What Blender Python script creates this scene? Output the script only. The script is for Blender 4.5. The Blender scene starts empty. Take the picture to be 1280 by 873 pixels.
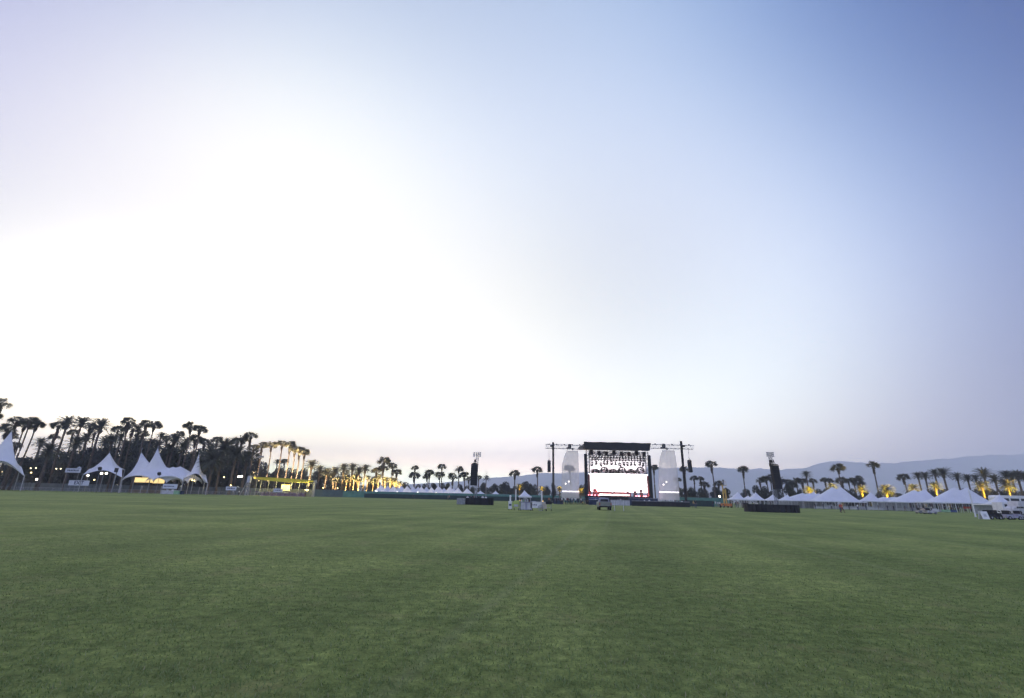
import bpy, bmesh, math, random
from mathutils import Vector, Matrix, noise
rnd = random.Random(7)
SC = bpy.context.scene
COL = SC.collection

# ------------------------------------------------------------------ camera
PITCH, ROLL, CAM_H, FPX = math.radians(18.0), 0.023, 1.5, 600.0
FW = Vector((0, math.cos(PITCH), math.sin(PITCH)))
U0 = Vector((0, -math.sin(PITCH), math.cos(PITCH)))
R0 = Vector((1, 0, 0))
RV = R0 * math.cos(ROLL) + U0 * math.sin(ROLL)
UV = U0 * math.cos(ROLL) - R0 * math.sin(ROLL)
cam = bpy.data.cameras.new('camera')
cam_ob = bpy.data.objects.new('camera', cam)
COL.objects.link(cam_ob)
cam_ob.matrix_world = Matrix(((RV.x, UV.x, -FW.x, 0), (RV.y, UV.y, -FW.y, 0), (RV.z, UV.z, -FW.z, CAM_H), (0, 0, 0, 1)))
cam.sensor_width = 36
cam.lens = FPX / 1280 * 36
cam.shift_y = -10 / 1280
cam.clip_end = 40000
SC.camera = cam_ob

# ------------------------------------------------------------------ sky: dusk, sun just gone behind the palms on the left
world = bpy.data.worlds.new('World')
SC.world = world
world.use_nodes = True
nt = world.node_tree
bg = nt.nodes['Background']
SUN_AZ, SUN_EL = -40.0, 3.0
sky = nt.nodes.new('ShaderNodeTexSky')
sky.sky_type = 'NISHITA'
sky.sun_disc = False
sky.sun_elevation = math.radians(SUN_EL)
sky.sun_rotation = math.radians(SUN_AZ)
sky.ozone_density = 3.0
sky.dust_density = 0.5
tc = nt.nodes.new('ShaderNodeTexCoord')
def wmath(op, a, b=None):
    n = nt.nodes.new('ShaderNodeMath'); n.operation = op
    for i, v in enumerate((a, b)):
        if v is None: continue
        if isinstance(v, (int, float)): n.inputs[i].default_value = v
        else: nt.links.new(v, n.inputs[i])
    return n.outputs[0]
def angle_from(az, el):
    az, el = math.radians(az), math.radians(el)
    n = nt.nodes.new('ShaderNodeVectorMath'); n.operation = 'DOT_PRODUCT'
    nt.links.new(tc.outputs['Generated'], n.inputs[0])
    n.inputs[1].default_value = (math.sin(az) * math.cos(el), math.cos(az) * math.cos(el), math.sin(el))
    return wmath('ARCCOSINE', wmath('MINIMUM', n.outputs['Value'], 0.99999))
# brightness of the dusk sky as a smooth function of direction: log colour = SKY[0] + sum of soft lobes round the directions in LOBES
LOBES = [(az, el) for el in (0, 17, 34, 51) for az in (-60, -40, -20, 0, 20, 40, 60)] + [(0, 72), (100, 10), (140, 10), (180, 10), (220, 10), (260, 10), (100, 45), (180, 45), (260, 45), (0, 90), (180, 72)]  # lobes behind the camera are brighter than real dusk, added to light the field
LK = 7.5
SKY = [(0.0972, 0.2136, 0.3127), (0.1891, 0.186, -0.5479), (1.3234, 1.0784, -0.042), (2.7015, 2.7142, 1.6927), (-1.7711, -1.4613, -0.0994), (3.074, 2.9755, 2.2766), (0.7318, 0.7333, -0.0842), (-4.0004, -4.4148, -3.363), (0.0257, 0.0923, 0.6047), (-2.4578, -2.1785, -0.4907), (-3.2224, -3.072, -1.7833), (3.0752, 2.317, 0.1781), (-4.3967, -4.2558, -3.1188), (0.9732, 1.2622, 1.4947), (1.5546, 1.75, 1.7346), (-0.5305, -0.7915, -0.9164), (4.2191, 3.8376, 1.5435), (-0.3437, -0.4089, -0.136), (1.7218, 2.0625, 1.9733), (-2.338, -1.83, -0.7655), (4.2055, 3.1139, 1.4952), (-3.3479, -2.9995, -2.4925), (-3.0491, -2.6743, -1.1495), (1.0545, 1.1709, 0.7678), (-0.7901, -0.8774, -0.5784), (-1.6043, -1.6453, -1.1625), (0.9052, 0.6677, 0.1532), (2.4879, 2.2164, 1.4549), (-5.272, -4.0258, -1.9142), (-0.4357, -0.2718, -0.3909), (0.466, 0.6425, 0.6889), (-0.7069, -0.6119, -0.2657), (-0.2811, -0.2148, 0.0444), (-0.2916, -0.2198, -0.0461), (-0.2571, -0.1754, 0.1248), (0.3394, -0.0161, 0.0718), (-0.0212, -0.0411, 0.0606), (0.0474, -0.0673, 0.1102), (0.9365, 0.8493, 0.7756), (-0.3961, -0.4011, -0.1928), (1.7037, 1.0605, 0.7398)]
up_ = nt.nodes.new('ShaderNodeSeparateXYZ'); nt.links.new(tc.outputs['Generated'], up_.inputs[0])
upc = nt.nodes.new('ShaderNodeCombineXYZ')
nt.links.new(up_.outputs['X'], upc.inputs[0]); nt.links.new(up_.outputs['Y'], upc.inputs[1]); nt.links.new(wmath('MAXIMUM', up_.outputs['Z'], 0.0), upc.inputs[2])
acc = None
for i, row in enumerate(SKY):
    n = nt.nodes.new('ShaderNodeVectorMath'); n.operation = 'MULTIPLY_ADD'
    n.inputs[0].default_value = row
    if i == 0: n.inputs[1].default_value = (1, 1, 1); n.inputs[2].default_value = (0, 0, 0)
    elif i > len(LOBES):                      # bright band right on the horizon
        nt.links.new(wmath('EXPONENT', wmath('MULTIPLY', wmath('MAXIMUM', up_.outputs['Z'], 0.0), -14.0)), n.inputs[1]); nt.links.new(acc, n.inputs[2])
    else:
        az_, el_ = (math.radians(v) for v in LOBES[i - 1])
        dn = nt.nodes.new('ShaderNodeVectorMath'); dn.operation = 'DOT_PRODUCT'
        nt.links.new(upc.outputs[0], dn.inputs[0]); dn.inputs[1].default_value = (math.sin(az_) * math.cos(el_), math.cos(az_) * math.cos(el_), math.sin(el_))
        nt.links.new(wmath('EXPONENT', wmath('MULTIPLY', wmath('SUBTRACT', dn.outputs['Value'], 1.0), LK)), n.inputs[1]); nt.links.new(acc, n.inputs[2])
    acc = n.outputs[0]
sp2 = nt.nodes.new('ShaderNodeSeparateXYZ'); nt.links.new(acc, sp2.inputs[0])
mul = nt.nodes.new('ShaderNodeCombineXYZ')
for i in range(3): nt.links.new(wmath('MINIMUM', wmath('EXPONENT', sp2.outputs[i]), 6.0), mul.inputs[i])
ga = angle_from(SUN_AZ, SUN_EL + 4)
GLOW, GLOW_W = 5.0, 9.0
gl = wmath('MULTIPLY', wmath('EXPONENT', wmath('MULTIPLY', wmath('POWER', wmath('DIVIDE', ga, math.radians(GLOW_W)), 2.0), -1.0)), GLOW)
gs = nt.nodes.new('ShaderNodeVectorMath'); gs.operation = 'SCALE'
gs.inputs[0].default_value = (1.0, .86, .68); nt.links.new(gl, gs.inputs['Scale'])
ns = nt.nodes.new('ShaderNodeVectorMath'); ns.operation = 'SCALE'
nt.links.new(sky.outputs[0], ns.inputs[0]); ns.inputs['Scale'].default_value = 0.05 * .3
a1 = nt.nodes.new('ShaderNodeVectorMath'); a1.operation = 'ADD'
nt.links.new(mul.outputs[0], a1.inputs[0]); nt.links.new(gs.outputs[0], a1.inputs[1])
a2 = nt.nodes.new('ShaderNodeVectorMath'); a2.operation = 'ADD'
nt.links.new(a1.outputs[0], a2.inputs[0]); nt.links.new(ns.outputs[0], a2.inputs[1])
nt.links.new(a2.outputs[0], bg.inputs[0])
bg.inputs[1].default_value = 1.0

sun = bpy.data.lights.new('sun', 'SUN')
sun.energy = 0.35; sun.angle = math.radians(25); sun.color = (1.0, .82, .62)
sun_ob = bpy.data.objects.new('sun', sun)
COL.objects.link(sun_ob)
sd = Vector((math.sin(math.radians(SUN_AZ)) * math.cos(math.radians(9)), math.cos(math.radians(SUN_AZ)) * math.cos(math.radians(9)), math.sin(math.radians(9))))
sun_ob.rotation_euler = sd.to_track_quat('Z', 'Y').to_euler()

SC.view_settings.view_transform = 'Standard'
SC.view_settings.look = 'None'
SC.view_settings.exposure = 0.0
SC.view_settings.gamma = 1.0
SC.render.engine = 'CYCLES'
SC.cycles.use_denoising = True
SC.cycles.max_bounces = 6
SC.cycles.transparent_max_bounces = 16
SC.cycles.volume_bounces = 1
SC.cycles.sample_clamp_indirect = 4

# ------------------------------------------------------------------ photo pixel -> place
def ray(px, py):
    d = FW + RV * ((px - 640) / FPX) - UV * ((py - 426.5) / FPX)
    return d
def pt(px, py, Y):                       # the point at forward distance Y seen in a pixel
    d = ray(px, py); t = Y / d.y
    return Vector((d.x * t, Y, CAM_H + d.z * t))
def gx(px, Y, z=0.0):                    # the x on the ground at distance Y under a column
    lo, hi = -30000.0, 30000.0
    for _ in range(50):
        m = (lo + hi) / 2
        d = Vector((m, Y, z - CAM_H))
        p = 640 + FPX * d.dot(RV) / d.dot(FW)
        if p < px: lo = m
        else: hi = m
    return (lo + hi) / 2

# ------------------------------------------------------------------ materials
def _nodes(name):
    m = bpy.data.materials.new(name); m.use_nodes = True
    return m, m.node_tree, m.node_tree.nodes['Principled BSDF']
def mat(name, c, c2=None, scale=6.0, rough=0.7, metal=0.0, bump=0.0, stretch=None, coord='Object', transmit=0.0):
    m, t, b = _nodes(name)
    c2 = c2 or tuple(x * .78 for x in c)
    tcn = t.nodes.new('ShaderNodeTexCoord'); n = t.nodes.new('ShaderNodeTexNoise')
    n.inputs['Scale'].default_value = scale; n.inputs['Detail'].default_value = 5
    src = tcn.outputs[coord]
    if stretch:
        mp = t.nodes.new('ShaderNodeMapping'); mp.inputs['Scale'].default_value = stretch
        t.links.new(src, mp.inputs[0]); src = mp.outputs[0]
    t.links.new(src, n.inputs['Vector'])
    r = t.nodes.new('ShaderNodeValToRGB')
    r.color_ramp.elements[0].position = .32; r.color_ramp.elements[1].position = .68
    r.color_ramp.elements[0].color = (*c2, 1); r.color_ramp.elements[1].color = (*c, 1)
    t.links.new(n.outputs['Fac'], r.inputs[0]); t.links.new(r.outputs[0], b.inputs['Base Color'])
    b.inputs['Roughness'].default_value = rough; b.inputs['Metallic'].default_value = metal
    if bump:
        bp = t.nodes.new('ShaderNodeBump'); bp.inputs['Strength'].default_value = bump
        t.links.new(n.outputs['Fac'], bp.inputs['Height']); t.links.new(bp.outputs[0], b.inputs['Normal'])
    if transmit:
        tr = t.nodes.new('ShaderNodeBsdfTranslucent'); t.links.new(r.outputs[0], tr.inputs[0])
        mx = t.nodes.new('ShaderNodeMixShader'); mx.inputs[0].default_value = transmit
        t.links.new(b.outputs[0], mx.inputs[1]); t.links.new(tr.outputs[0], mx.inputs[2])
        t.links.new(mx.outputs[0], t.nodes['Material Output'].inputs['Surface'])
    return m
def glow(name, c, strength, scale=3.0, c2=None):
    m, t, b = _nodes(name)
    b.inputs['Base Color'].default_value = (*[min(x, .8) for x in c], 1)
    tcn = t.nodes.new('ShaderNodeTexCoord'); n = t.nodes.new('ShaderNodeTexNoise'); n.inputs['Scale'].default_value = scale
    t.links.new(tcn.outputs['Object'], n.inputs['Vector'])
    r = t.nodes.new('ShaderNodeValToRGB'); r.color_ramp.elements[0].position = .35; r.color_ramp.elements[1].position = .6
    r.color_ramp.elements[0].color = (*(c2 or tuple(x * .8 for x in c)), 1); r.color_ramp.elements[1].color = (*c, 1)
    t.links.new(n.outputs['Fac'], r.inputs[0]); t.links.new(r.outputs[0], b.inputs['Emission Color'])
    b.inputs['Emission Strength'].default_value = strength
    return m

M = {}
M['fan_leaf'] = mat('fan_leaf', (.085, .083, .045), (.045, .043, .026), .6, .6, transmit=.12)
M['date_leaf'] = mat('date_leaf', (.09, .092, .055), (.048, .05, .032), .6, .6, transmit=.12)
M['dead_leaf'] = mat('dead_leaf', (.12, .085, .05), (.05, .036, .024), 2, .9)
M['trunk'] = mat('palm_trunk', (.16, .12, .09), (.07, .052, .04), 3, .95, bump=.6, stretch=(1, 1, 4))
M['bark'] = mat('bark', (.11, .085, .06), (.05, .04, .03), 3, .95, bump=.6)
M['leaf'] = mat('tree_leaf', (.075, .078, .042), (.034, .036, .02), .8, .65, transmit=.1)
M['leaf_grey'] = mat('grey_leaf', (.085, .09, .07), (.04, .045, .038), .8, .7, transmit=.1)
M['white_vinyl'] = mat('white_vinyl', (.80, .80, .82), (.72, .72, .76), .4, .45, bump=.03, transmit=.22)
M['white_paint'] = mat('white_paint', (.78, .78, .78), (.62, .62, .63), 2, .4)
M['off_white'] = mat('off_white', (.55, .55, .58), (.4, .4, .43), 2, .5)
M['black'] = mat('black_cloth', (.022, .022, .026), (.012, .012, .015), 2, .8)
M['black_metal'] = mat('black_metal', (.03, .03, .034), (.015, .015, .018), 4, .45, .6)
M['grey_metal'] = mat('grey_metal', (.42, .43, .46), (.28, .29, .32), 4, .4, .6)
M['galv'] = mat('galvanised', (.33, .34, .36), (.2, .21, .23), 5, .5, .5)
M['alu'] = mat('aluminium', (.5, .5, .52), (.34, .34, .36), 4, .4, .7)
M['teal'] = mat('green_windscreen', (.10, .24, .20), (.065, .17, .15), .7, .7)
M['dark_teal'] = mat('dark_windscreen', (.02, .045, .045), (.012, .028, .03), .7, .7)
M['navy'] = mat('navy_cloth', (.03, .045, .10), (.015, .022, .05), .8, .7)
M['wood'] = mat('wood', (.22, .15, .09), (.13, .085, .05), 3, .7)
M['tyre'] = mat('tyre', (.02, .02, .02), (.012, .012, .012), 8, .85)
M['glass'] = mat('dark_glass', (.03, .035, .045), (.02, .025, .03), 2, .08)
M['yellow'] = mat('yellow_paint', (.48, .34, .08), (.34, .23, .06), 2, .45)
M['orange'] = mat('orange_paint', (.45, .16, .05), (.3, .1, .03), 2, .5)
M['red'] = mat('red_cloth', (.5, .045, .03), (.3, .03, .02), 3, .7)
M['lime'] = mat('lime_paint', (.42, .52, .14), (.3, .38, .1), 3, .5)
M['green_box'] = mat('pale_green_paint', (.3, .5, .3), (.2, .36, .2), 2, .6)
M['blue'] = mat('blue_cloth', (.06, .10, .25), (.03, .05, .14), 2, .7)
M['lavender'] = mat('lavender_panel', (.34, .34, .45), (.25, .25, .34), 2, .5)
M['sage'] = mat('sage_car_paint', (.24, .26, .23), (.19, .21, .18), 2, .3, .3)
M['maroon'] = mat('maroon_drape', (.16, .02, .03), (.08, .01, .015), 2, .8)
M['purple'] = mat('purple_cloth', (.13, .07, .2), (.07, .035, .12), 2, .8)
M['skin'] = mat('skin', (.42, .26, .19), (.33, .2, .14), 4, .6)
M['skin_dark'] = mat('dark_skin', (.18, .10, .07), (.12, .07, .05), 4, .6)
M['hair'] = mat('hair', (.03, .02, .015), (.015, .01, .008), 8, .7)
M['denim'] = mat('denim', (.05, .07, .12), (.03, .04, .07), 6, .85)
M['khaki'] = mat('khaki', (.28, .23, .16), (.2, .16, .11), 6, .85)
M['ink'] = mat('sign_ink', (.05, .06, .12), (.03, .04, .09), 3, .6)
M['sign_white'] = mat('sign_board', (.62, .64, .72), (.54, .56, .64), 1, .5)
M['concrete'] = mat('concrete', (.35, .34, .33), (.26, .25, .24), 2, .9)
M['lamp_warm'] = glow('lamp_warm', (1, .75, .35), 5)
M['lamp_white'] = glow('lamp_white', (1, .92, .78), 6)
M['lamp_dim'] = glow('lamp_dim', (1, .85, .6), 2.5)
M['screen'] = glow('video_screen', (1, .97, 1), 6.5, .35, (1, .80, .84))
M['strip'] = glow('strip_light', (1, .93, .95), 5)
M['red_light'] = glow('red_light', (1, .25, .3), 6)
M['warm_panel'] = glow('lit_wall', (1, .72, .30), 1.2, .6, (.85, .55, .2))
M['amber'] = glow('amber_light', (1, .6, .1), 5)

# grey mesh scrims: half see-through woven cloth
def scrim_mat():
    m, t, b = _nodes('scrim_mesh')
    tcn = t.nodes.new('ShaderNodeTexCoord'); n = t.nodes.new('ShaderNodeTexNoise'); n.inputs['Scale'].default_value = .6
    t.links.new(tcn.outputs['Object'], n.inputs['Vector'])
    r = t.nodes.new('ShaderNodeValToRGB'); r.color_ramp.elements[0].color = (.5, .5, .53, 1); r.color_ramp.elements[1].color = (.64, .63, .67, 1)
    t.links.new(n.outputs['Fac'], r.inputs[0]); t.links.new(r.outputs[0], b.inputs['Base Color']); b.inputs['Roughness'].default_value = .9
    d = t.nodes.new('ShaderNodeBsdfTranslucent'); t.links.new(r.outputs[0], d.inputs[0])
    m1 = t.nodes.new('ShaderNodeMixShader'); m1.inputs[0].default_value = .5
    t.links.new(b.outputs[0], m1.inputs[1]); t.links.new(d.outputs[0], m1.inputs[2])
    tr = t.nodes.new('ShaderNodeBsdfTransparent')
    m2 = t.nodes.new('ShaderNodeMixShader'); m2.inputs[0].default_value = .64
    t.links.new(tr.outputs[0], m2.inputs[1]); t.links.new(m1.outputs[0], m2.inputs[2])
    t.links.new(m2.outputs[0], t.nodes['Material Output'].inputs['Surface'])
    return m
M['scrim'] = scrim_mat()

# ------------------------------------------------------------------ mesh helper
class MB:
    def __init__(s): s.v, s.f, s.mi = [], [], []; s.cur = 0
    def add(s, vs, fs):
        o = len(s.v); s.v += [tuple(v) for v in vs]
        for f in fs: s.f.append(tuple(i + o for i in f)); s.mi.append(s.cur)
        return s
    def box(s, c, d, rz=0.0, rx=0.0, taper=1.0):
        hx, hy, hz = d[0] / 2, d[1] / 2, d[2] / 2
        R = Matrix.Rotation(rz, 3, 'Z') @ Matrix.Rotation(rx, 3, 'X')
        vs = []
        for z in (-1, 1):
            k = taper if z > 0 else 1
            for x, y in ((-1, -1), (1, -1), (1, 1), (-1, 1)):
                vs.append(R @ Vector((x * hx * k, y * hy * k, z * hz)) + Vector(c))
        return s.add(vs, [(3, 2, 1, 0), (4, 5, 6, 7), (0, 1, 5, 4), (1, 2, 6, 5), (2, 3, 7, 6), (3, 0, 4, 7)])
    def bar(s, a, b, r, r2=None, n=6, caps=True):
        a, b = Vector(a), Vector(b); r2 = r if r2 is None else r2
        d = b - a
        if d.length < 1e-6: return s
        q = d.to_track_quat('Z', 'Y')
        vs = []
        for p, rr in ((a, r), (b, r2)):
            for i in range(n):
                t = 2 * math.pi * i / n
                vs.append(p + q @ Vector((math.cos(t) * rr, math.sin(t) * rr, 0)))
        fs = [(i, (i + 1) % n, n + (i + 1) % n, n + i) for i in range(n)]
        if caps: fs += [tuple(range(n - 1, -1, -1)), tuple(range(n, 2 * n))]
        return s.add(vs, fs)
    def path(s, pts, rads, n=8):
        vs = []; fs = []
        for k, (p, r) in enumerate(zip(pts, rads)):
            p = Vector(p)
            d = (Vector(pts[min(k + 1, len(pts) - 1)]) - Vector(pts[max(k - 1, 0)]))
            q = d.to_track_quat('Z', 'Y') if d.length > 1e-9 else None
            for i in range(n):
                t = 2 * math.pi * i / n
                vs.append(p + q @ Vector((math.cos(t) * r, math.sin(t) * r, 0)))
        for k in range(len(pts) - 1):
            for i in range(n):
                fs.append((k * n + i, k * n + (i + 1) % n, (k + 1) * n + (i + 1) % n, (k + 1) * n + i))
        fs += [tuple(range(n - 1, -1, -1)), tuple((len(pts) - 1) * n + i for i in range(n))]
        return s.add(vs, fs)
    def ball(s, c, r, seg=10, ring=6, sq=(1, 1, 1)):
        c = Vector(c); vs = [c + Vector((0, 0, -r * sq[2]))]; fs = []
        for j in range(1, ring):
            ph = -math.pi / 2 + math.pi * j / ring
            for i in range(seg):
                t = 2 * math.pi * i / seg
                vs.append(c + Vector((math.cos(ph) * math.cos(t) * r * sq[0], math.cos(ph) * math.sin(t) * r * sq[1], math.sin(ph) * r * sq[2])))
        vs.append(c + Vector((0, 0, r * sq[2])))
        for i in range(seg): fs.append((0, 1 + (i + 1) % seg, 1 + i))
        for j in range(ring - 2):
            for i in range(seg):
                a = 1 + j * seg
                fs.append((a + i, a + (i + 1) % seg, a + seg + (i + 1) % seg, a + seg + i))
        l = len(vs) - 1; a = 1 + (ring - 2) * seg
        for i in range(seg): fs.append((a + i, a + (i + 1) % seg, l))
        return s.add(vs, fs)
    def prism(s, outline, y0, y1):        # outline in x,z extruded along y
        n = len(outline)
        vs = [(x, y0, z) for x, z in outline] + [(x, y1, z) for x, z in outline]
        fs = [tuple(range(n)), tuple(range(2 * n - 1, n - 1, -1))] + [((i + 1) % n, i, n + i, n + (i + 1) % n) for i in range(n)]
        return s.add(vs, fs)
    def truss(s, a, b, w=0.5, r=0.03, bays=None, up=Vector((0, 0, 1))):
        a, b = Vector(a), Vector(b); d = b - a; L = d.length; d.normalize()
        side = d.cross(up)
        if side.length < .1: side = Vector((1, 0, 0))
        side.normalize(); u = side.cross(d)
        cs = [side * (i * w / 2) + u * (j * w / 2) for i, j in ((-1, -1), (1, -1), (1, 1), (-1, 1))]
        for c in cs: s.bar(a + c, b + c, r, n=4, caps=False)
        bays = bays or max(2, int(L / w))
        for k in range(bays):
            p, q = a + d * (L * k / bays), a + d * (L * (k + 1) / bays)
            for i in range(4):
                c, e = cs[i], cs[(i + 1) % 4]
                s.bar(p + (c if k % 2 else e), q + (e if k % 2 else c), r * .6, n=3, caps=False)
        return s
    def mesh(s, name, mats, smooth=False):
        me = bpy.data.meshes.new(name); me.from_pydata(s.v, [], s.f)
        for m in mats: me.materials.append(m)
        me.polygons.foreach_set('material_index', s.mi)
        if smooth: me.polygons.foreach_set('use_smooth', [True] * len(me.polygons))
        me.update()
        return me
    def build(s, name, m, parent=None, smooth=False, loc=None):
        ms = m if isinstance(m, (list, tuple)) else [m]
        return link(name, s.mesh(name, ms, smooth), parent, loc)
def link(name, me, parent=None, loc=None):
    o = bpy.data.objects.new(name, me); COL.objects.link(o)
    if parent: o.parent = parent
    if loc is not None: o.location = loc
    return o
def tag(o, label, cat=None, group=None, kind=None):
    if label: o['label'] = label
    if cat: o['category'] = cat
    if group: o['group'] = group
    if kind: o['kind'] = kind
    return o
def thing(name, label, cat, loc, rz=0.0, group=None):
    o = bpy.data.objects.new(name, None); COL.objects.link(o)
    o.empty_display_size = .2
    o.location = loc; o.rotation_euler = (0, 0, rz)
    return tag(o, label, cat, group)
def copy_tree(o, loc=None, rz=None, label=None, scale=None):
    c = o.copy(); COL.objects.link(c)
    for ch in list(o.children):
        d = ch.copy(); COL.objects.link(d); d.parent = c
        for g in list(ch.children):
            e = g.copy(); COL.objects.link(e); e.parent = d
    if loc is not None: c.location = loc
    if rz is not None: c.rotation_euler = (0, 0, rz)
    if label: c['label'] = label
    if scale is not None: c.scale = scale
    return c
NUM = 'first second third fourth fifth sixth seventh eighth ninth tenth eleventh twelfth thirteenth fourteenth fifteenth sixteenth seventeenth eighteenth nineteenth twentieth'.split()

# ------------------------------------------------------------------ ground
def ground_mat():
    m, t, b = _nodes('turf')
    N, L = t.nodes, t.links
    tcn = N.new('ShaderNodeTexCoord')
    def nz(scale, det=4, rot=0.0, st=(1, 1, 1), ro=.55):
        mp = N.new('ShaderNodeMapping'); mp.vector_type = 'TEXTURE'; mp.inputs['Rotation'].default_value = (0, 0, rot); mp.inputs['Scale'].default_value = tuple(1 / q for q in st)
        L.new(tcn.outputs['Object'], mp.inputs[0])
        n = N.new('ShaderNodeTexNoise'); n.inputs['Scale'].default_value = scale; n.inputs['Detail'].default_value = det
        n.inputs['Roughness'].default_value = ro
        L.new(mp.outputs[0], n.inputs['Vector']); return n.outputs['Fac']
    def rmp(f, a, b_, c1, c2):
        r = N.new('ShaderNodeValToRGB'); r.color_ramp.elements[0].position = a; r.color_ramp.elements[1].position = b_
        r.color_ramp.elements[0].color = (*c1, 1); r.color_ramp.elements[1].color = (*c2, 1)
        L.new(f, r.inputs[0]); return r.outputs[0]
    def mix(f, a, b_, mode='MIX'):
        x = N.new('ShaderNodeMix'); x.data_type = 'RGBA'; x.blend_type = mode
        for s, v in ((0, f), (6, a), (7, b_)):
            if isinstance(v, (int, float)): x.inputs[s].default_value = v
            elif isinstance(v, tuple): x.inputs[s].default_value = (*v, 1)
            else: L.new(v, x.inputs[s])
        return x.outputs[2]
    patches = nz(.22, 5)                      # metres-wide tone patches
    fine = nz(6.0, 6, ro=.7)                  # tufts
    tiny = nz(34.0, 5, ro=.75)
    base = mix(rmp(patches, .34, .66, (0, 0, 0), (1, 1, 1)), G_DARK, G_LIGHT)
    tuft = rmp(fine, .30, .70, (.48, .50, .47), (1.46, 1.40, 1.35))
    c = mix(1.0, base, tuft, 'MULTIPLY')
    c = mix(.75, c, rmp(tiny, .3, .7, (.55, .55, .55), (1.5, 1.5, 1.45)), 'MULTIPLY')
    c = mix(.6, c, rmp(nz(1.6, 6, ro=.7, st=(.6, 1.6, 1)), .3, .7, (.58, .61, .60), (1.38, 1.34, 1.28)), 'MULTIPLY')
    dry = rmp(nz(.8, 7, ro=.72), .54, .72, (0, 0, 0), (.6, .6, .6))
    c = mix(dry, c, G_DRY)
    # long mowing and wheel marks that run towards the stage
    lines = nz(1.0, 3, math.radians(-12), (.42, .008, 1))
    c = mix(.8, c, rmp(lines, .38, .62, (.86, .87, .86), (1.22, 1.19, 1.13)), 'MULTIPLY')
    thin = nz(1.0, 2, math.radians(-12), (1.3, .010, 1))
    c = mix(rmp(thin, .60, .72, (0, 0, 0), (.28, .28, .28)), c, G_PALE)
    cross = nz(1.0, 3, math.radians(-4), (.012, .16, 1))
    c = mix(.7, c, rmp(cross, .36, .64, (.84, .86, .86), (1.18, 1.15, 1.12)), 'MULTIPLY')
    L.new(c, b.inputs['Base Color'])
    b.inputs['Roughness'].default_value = .85
    b.inputs['Specular IOR Level'].default_value = .06
    bp = N.new('ShaderNodeBump'); bp.inputs['Strength'].default_value = .9; bp.inputs['Distance'].default_value = .03
    ad = N.new('ShaderNodeMath'); ad.operation = 'ADD'
    L.new(fine, ad.inputs[0]); L.new(tiny, ad.inputs[1]); L.new(ad.outputs[0], bp.inputs['Height'])
    L.new(bp.outputs[0], b.inputs['Normal'])
    return m
G_DARK, G_LIGHT, G_DRY, G_PALE = (.146, .196, .060), (.220, .274, .090), (.29, .255, .115), (.30, .32, .15)
M['turf'] = ground_mat()
g = MB(); g.add([(-7950, -7950, 0), (7950, -7950, 0), (7950, 7950, 0), (-7950, 7950, 0)], [(0, 1, 2, 3)])
g.build('grass_field', M['turf']).__setitem__('kind', 'structure')

def turf_blades():
    import numpy as np
    R = np.random.default_rng(5); n = 260000
    y = 3.9 + 15.5 * R.random(n) ** 1.15; x = (R.random(n) * 2 - 1) * (y * 1.12 + 1.0)
    clump = np.sin(x * 7.1 + 1.7 * np.sin(y * 5.3)) * np.sin(y * 8.7 + 1.3 * np.sin(x * 4.1)) * .5 + np.sin(x * 17 + y * 13) * .2
    keep = R.random(n) < np.clip((19.0 - y) / 10.0, 0, 1) * np.clip(.7 + .7 * clump, .3, 1)
    x, y = x[keep], y[keep]; n = len(x)
    h = R.uniform(.010, .027, n) * (1.25 - .02 * y); az = R.uniform(0, 6.283, n); ln = R.uniform(.5, 1.7, n); w = R.uniform(.0016, .0034, n) * (1 + .05 * y)
    dx, dy = np.cos(az), np.sin(az)
    def P(f, up, sd_): return np.stack([x + dx * h * ln * f - dy * w * sd_, y + dy * h * ln * f + dx * w * sd_, h * up], 1)
    V = np.stack([P(0, 0, -1), P(0, 0, 1), P(.45, .62, .8), P(.45, .62, -.8), P(1, 1, 0)], 1).reshape(-1, 3)
    b0 = np.arange(n) * 5
    q = np.stack([b0, b0 + 1, b0 + 2, b0 + 3], 1); t = np.stack([b0 + 3, b0 + 2, b0 + 4], 1)
    me = bpy.data.meshes.new('grass_blades'); me.vertices.add(n * 5); me.vertices.foreach_set('co', V.ravel())
    li = np.concatenate([q, t], 1).ravel(); me.loops.add(len(li)); me.loops.foreach_set('vertex_index', li)
    ls = np.stack([np.arange(n) * 7, np.arange(n) * 7 + 4], 1).ravel(); me.polygons.add(n * 2); me.polygons.foreach_set('loop_start', ls)
    me.update(calc_edges=True)
    m, tr, b = _nodes('grass_blade')
    g = tr.nodes.new('ShaderNodeNewGeometry'); rr = tr.nodes.new('ShaderNodeValToRGB'); cr = rr.color_ramp
    cr.elements[0].color = (.11, .16, .05, 1); cr.elements[1].color = (.34, .31, .18, 1)
    e = cr.elements.new(.55); e.color = (.18, .25, .085, 1); e = cr.elements.new(.9); e.color = (.23, .29, .12, 1)
    tr.links.new(g.outputs['Random Per Island'], rr.inputs[0]); tr.links.new(rr.outputs[0], b.inputs['Base Color'])
    b.inputs['Roughness'].default_value = .6; b.inputs['Specular IOR Level'].default_value = .2
    tl = tr.nodes.new('ShaderNodeBsdfTranslucent'); tr.links.new(rr.outputs[0], tl.inputs[0]); mx = tr.nodes.new('ShaderNodeMixShader'); mx.inputs[0].default_value = .4
    tr.links.new(b.outputs[0], mx.inputs[1]); tr.links.new(tl.outputs[0], mx.inputs[2]); tr.links.new(mx.outputs[0], tr.nodes['Material Output'].inputs['Surface'])
    me.materials.append(m)
    o = bpy.data.objects.new('grass_blades', me); COL.objects.link(o)
    o['label'] = 'short mown turf blades covering the near part of the field'; o['category'] = 'grass'; o['kind'] = 'stuff'
turf_blades()

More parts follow.
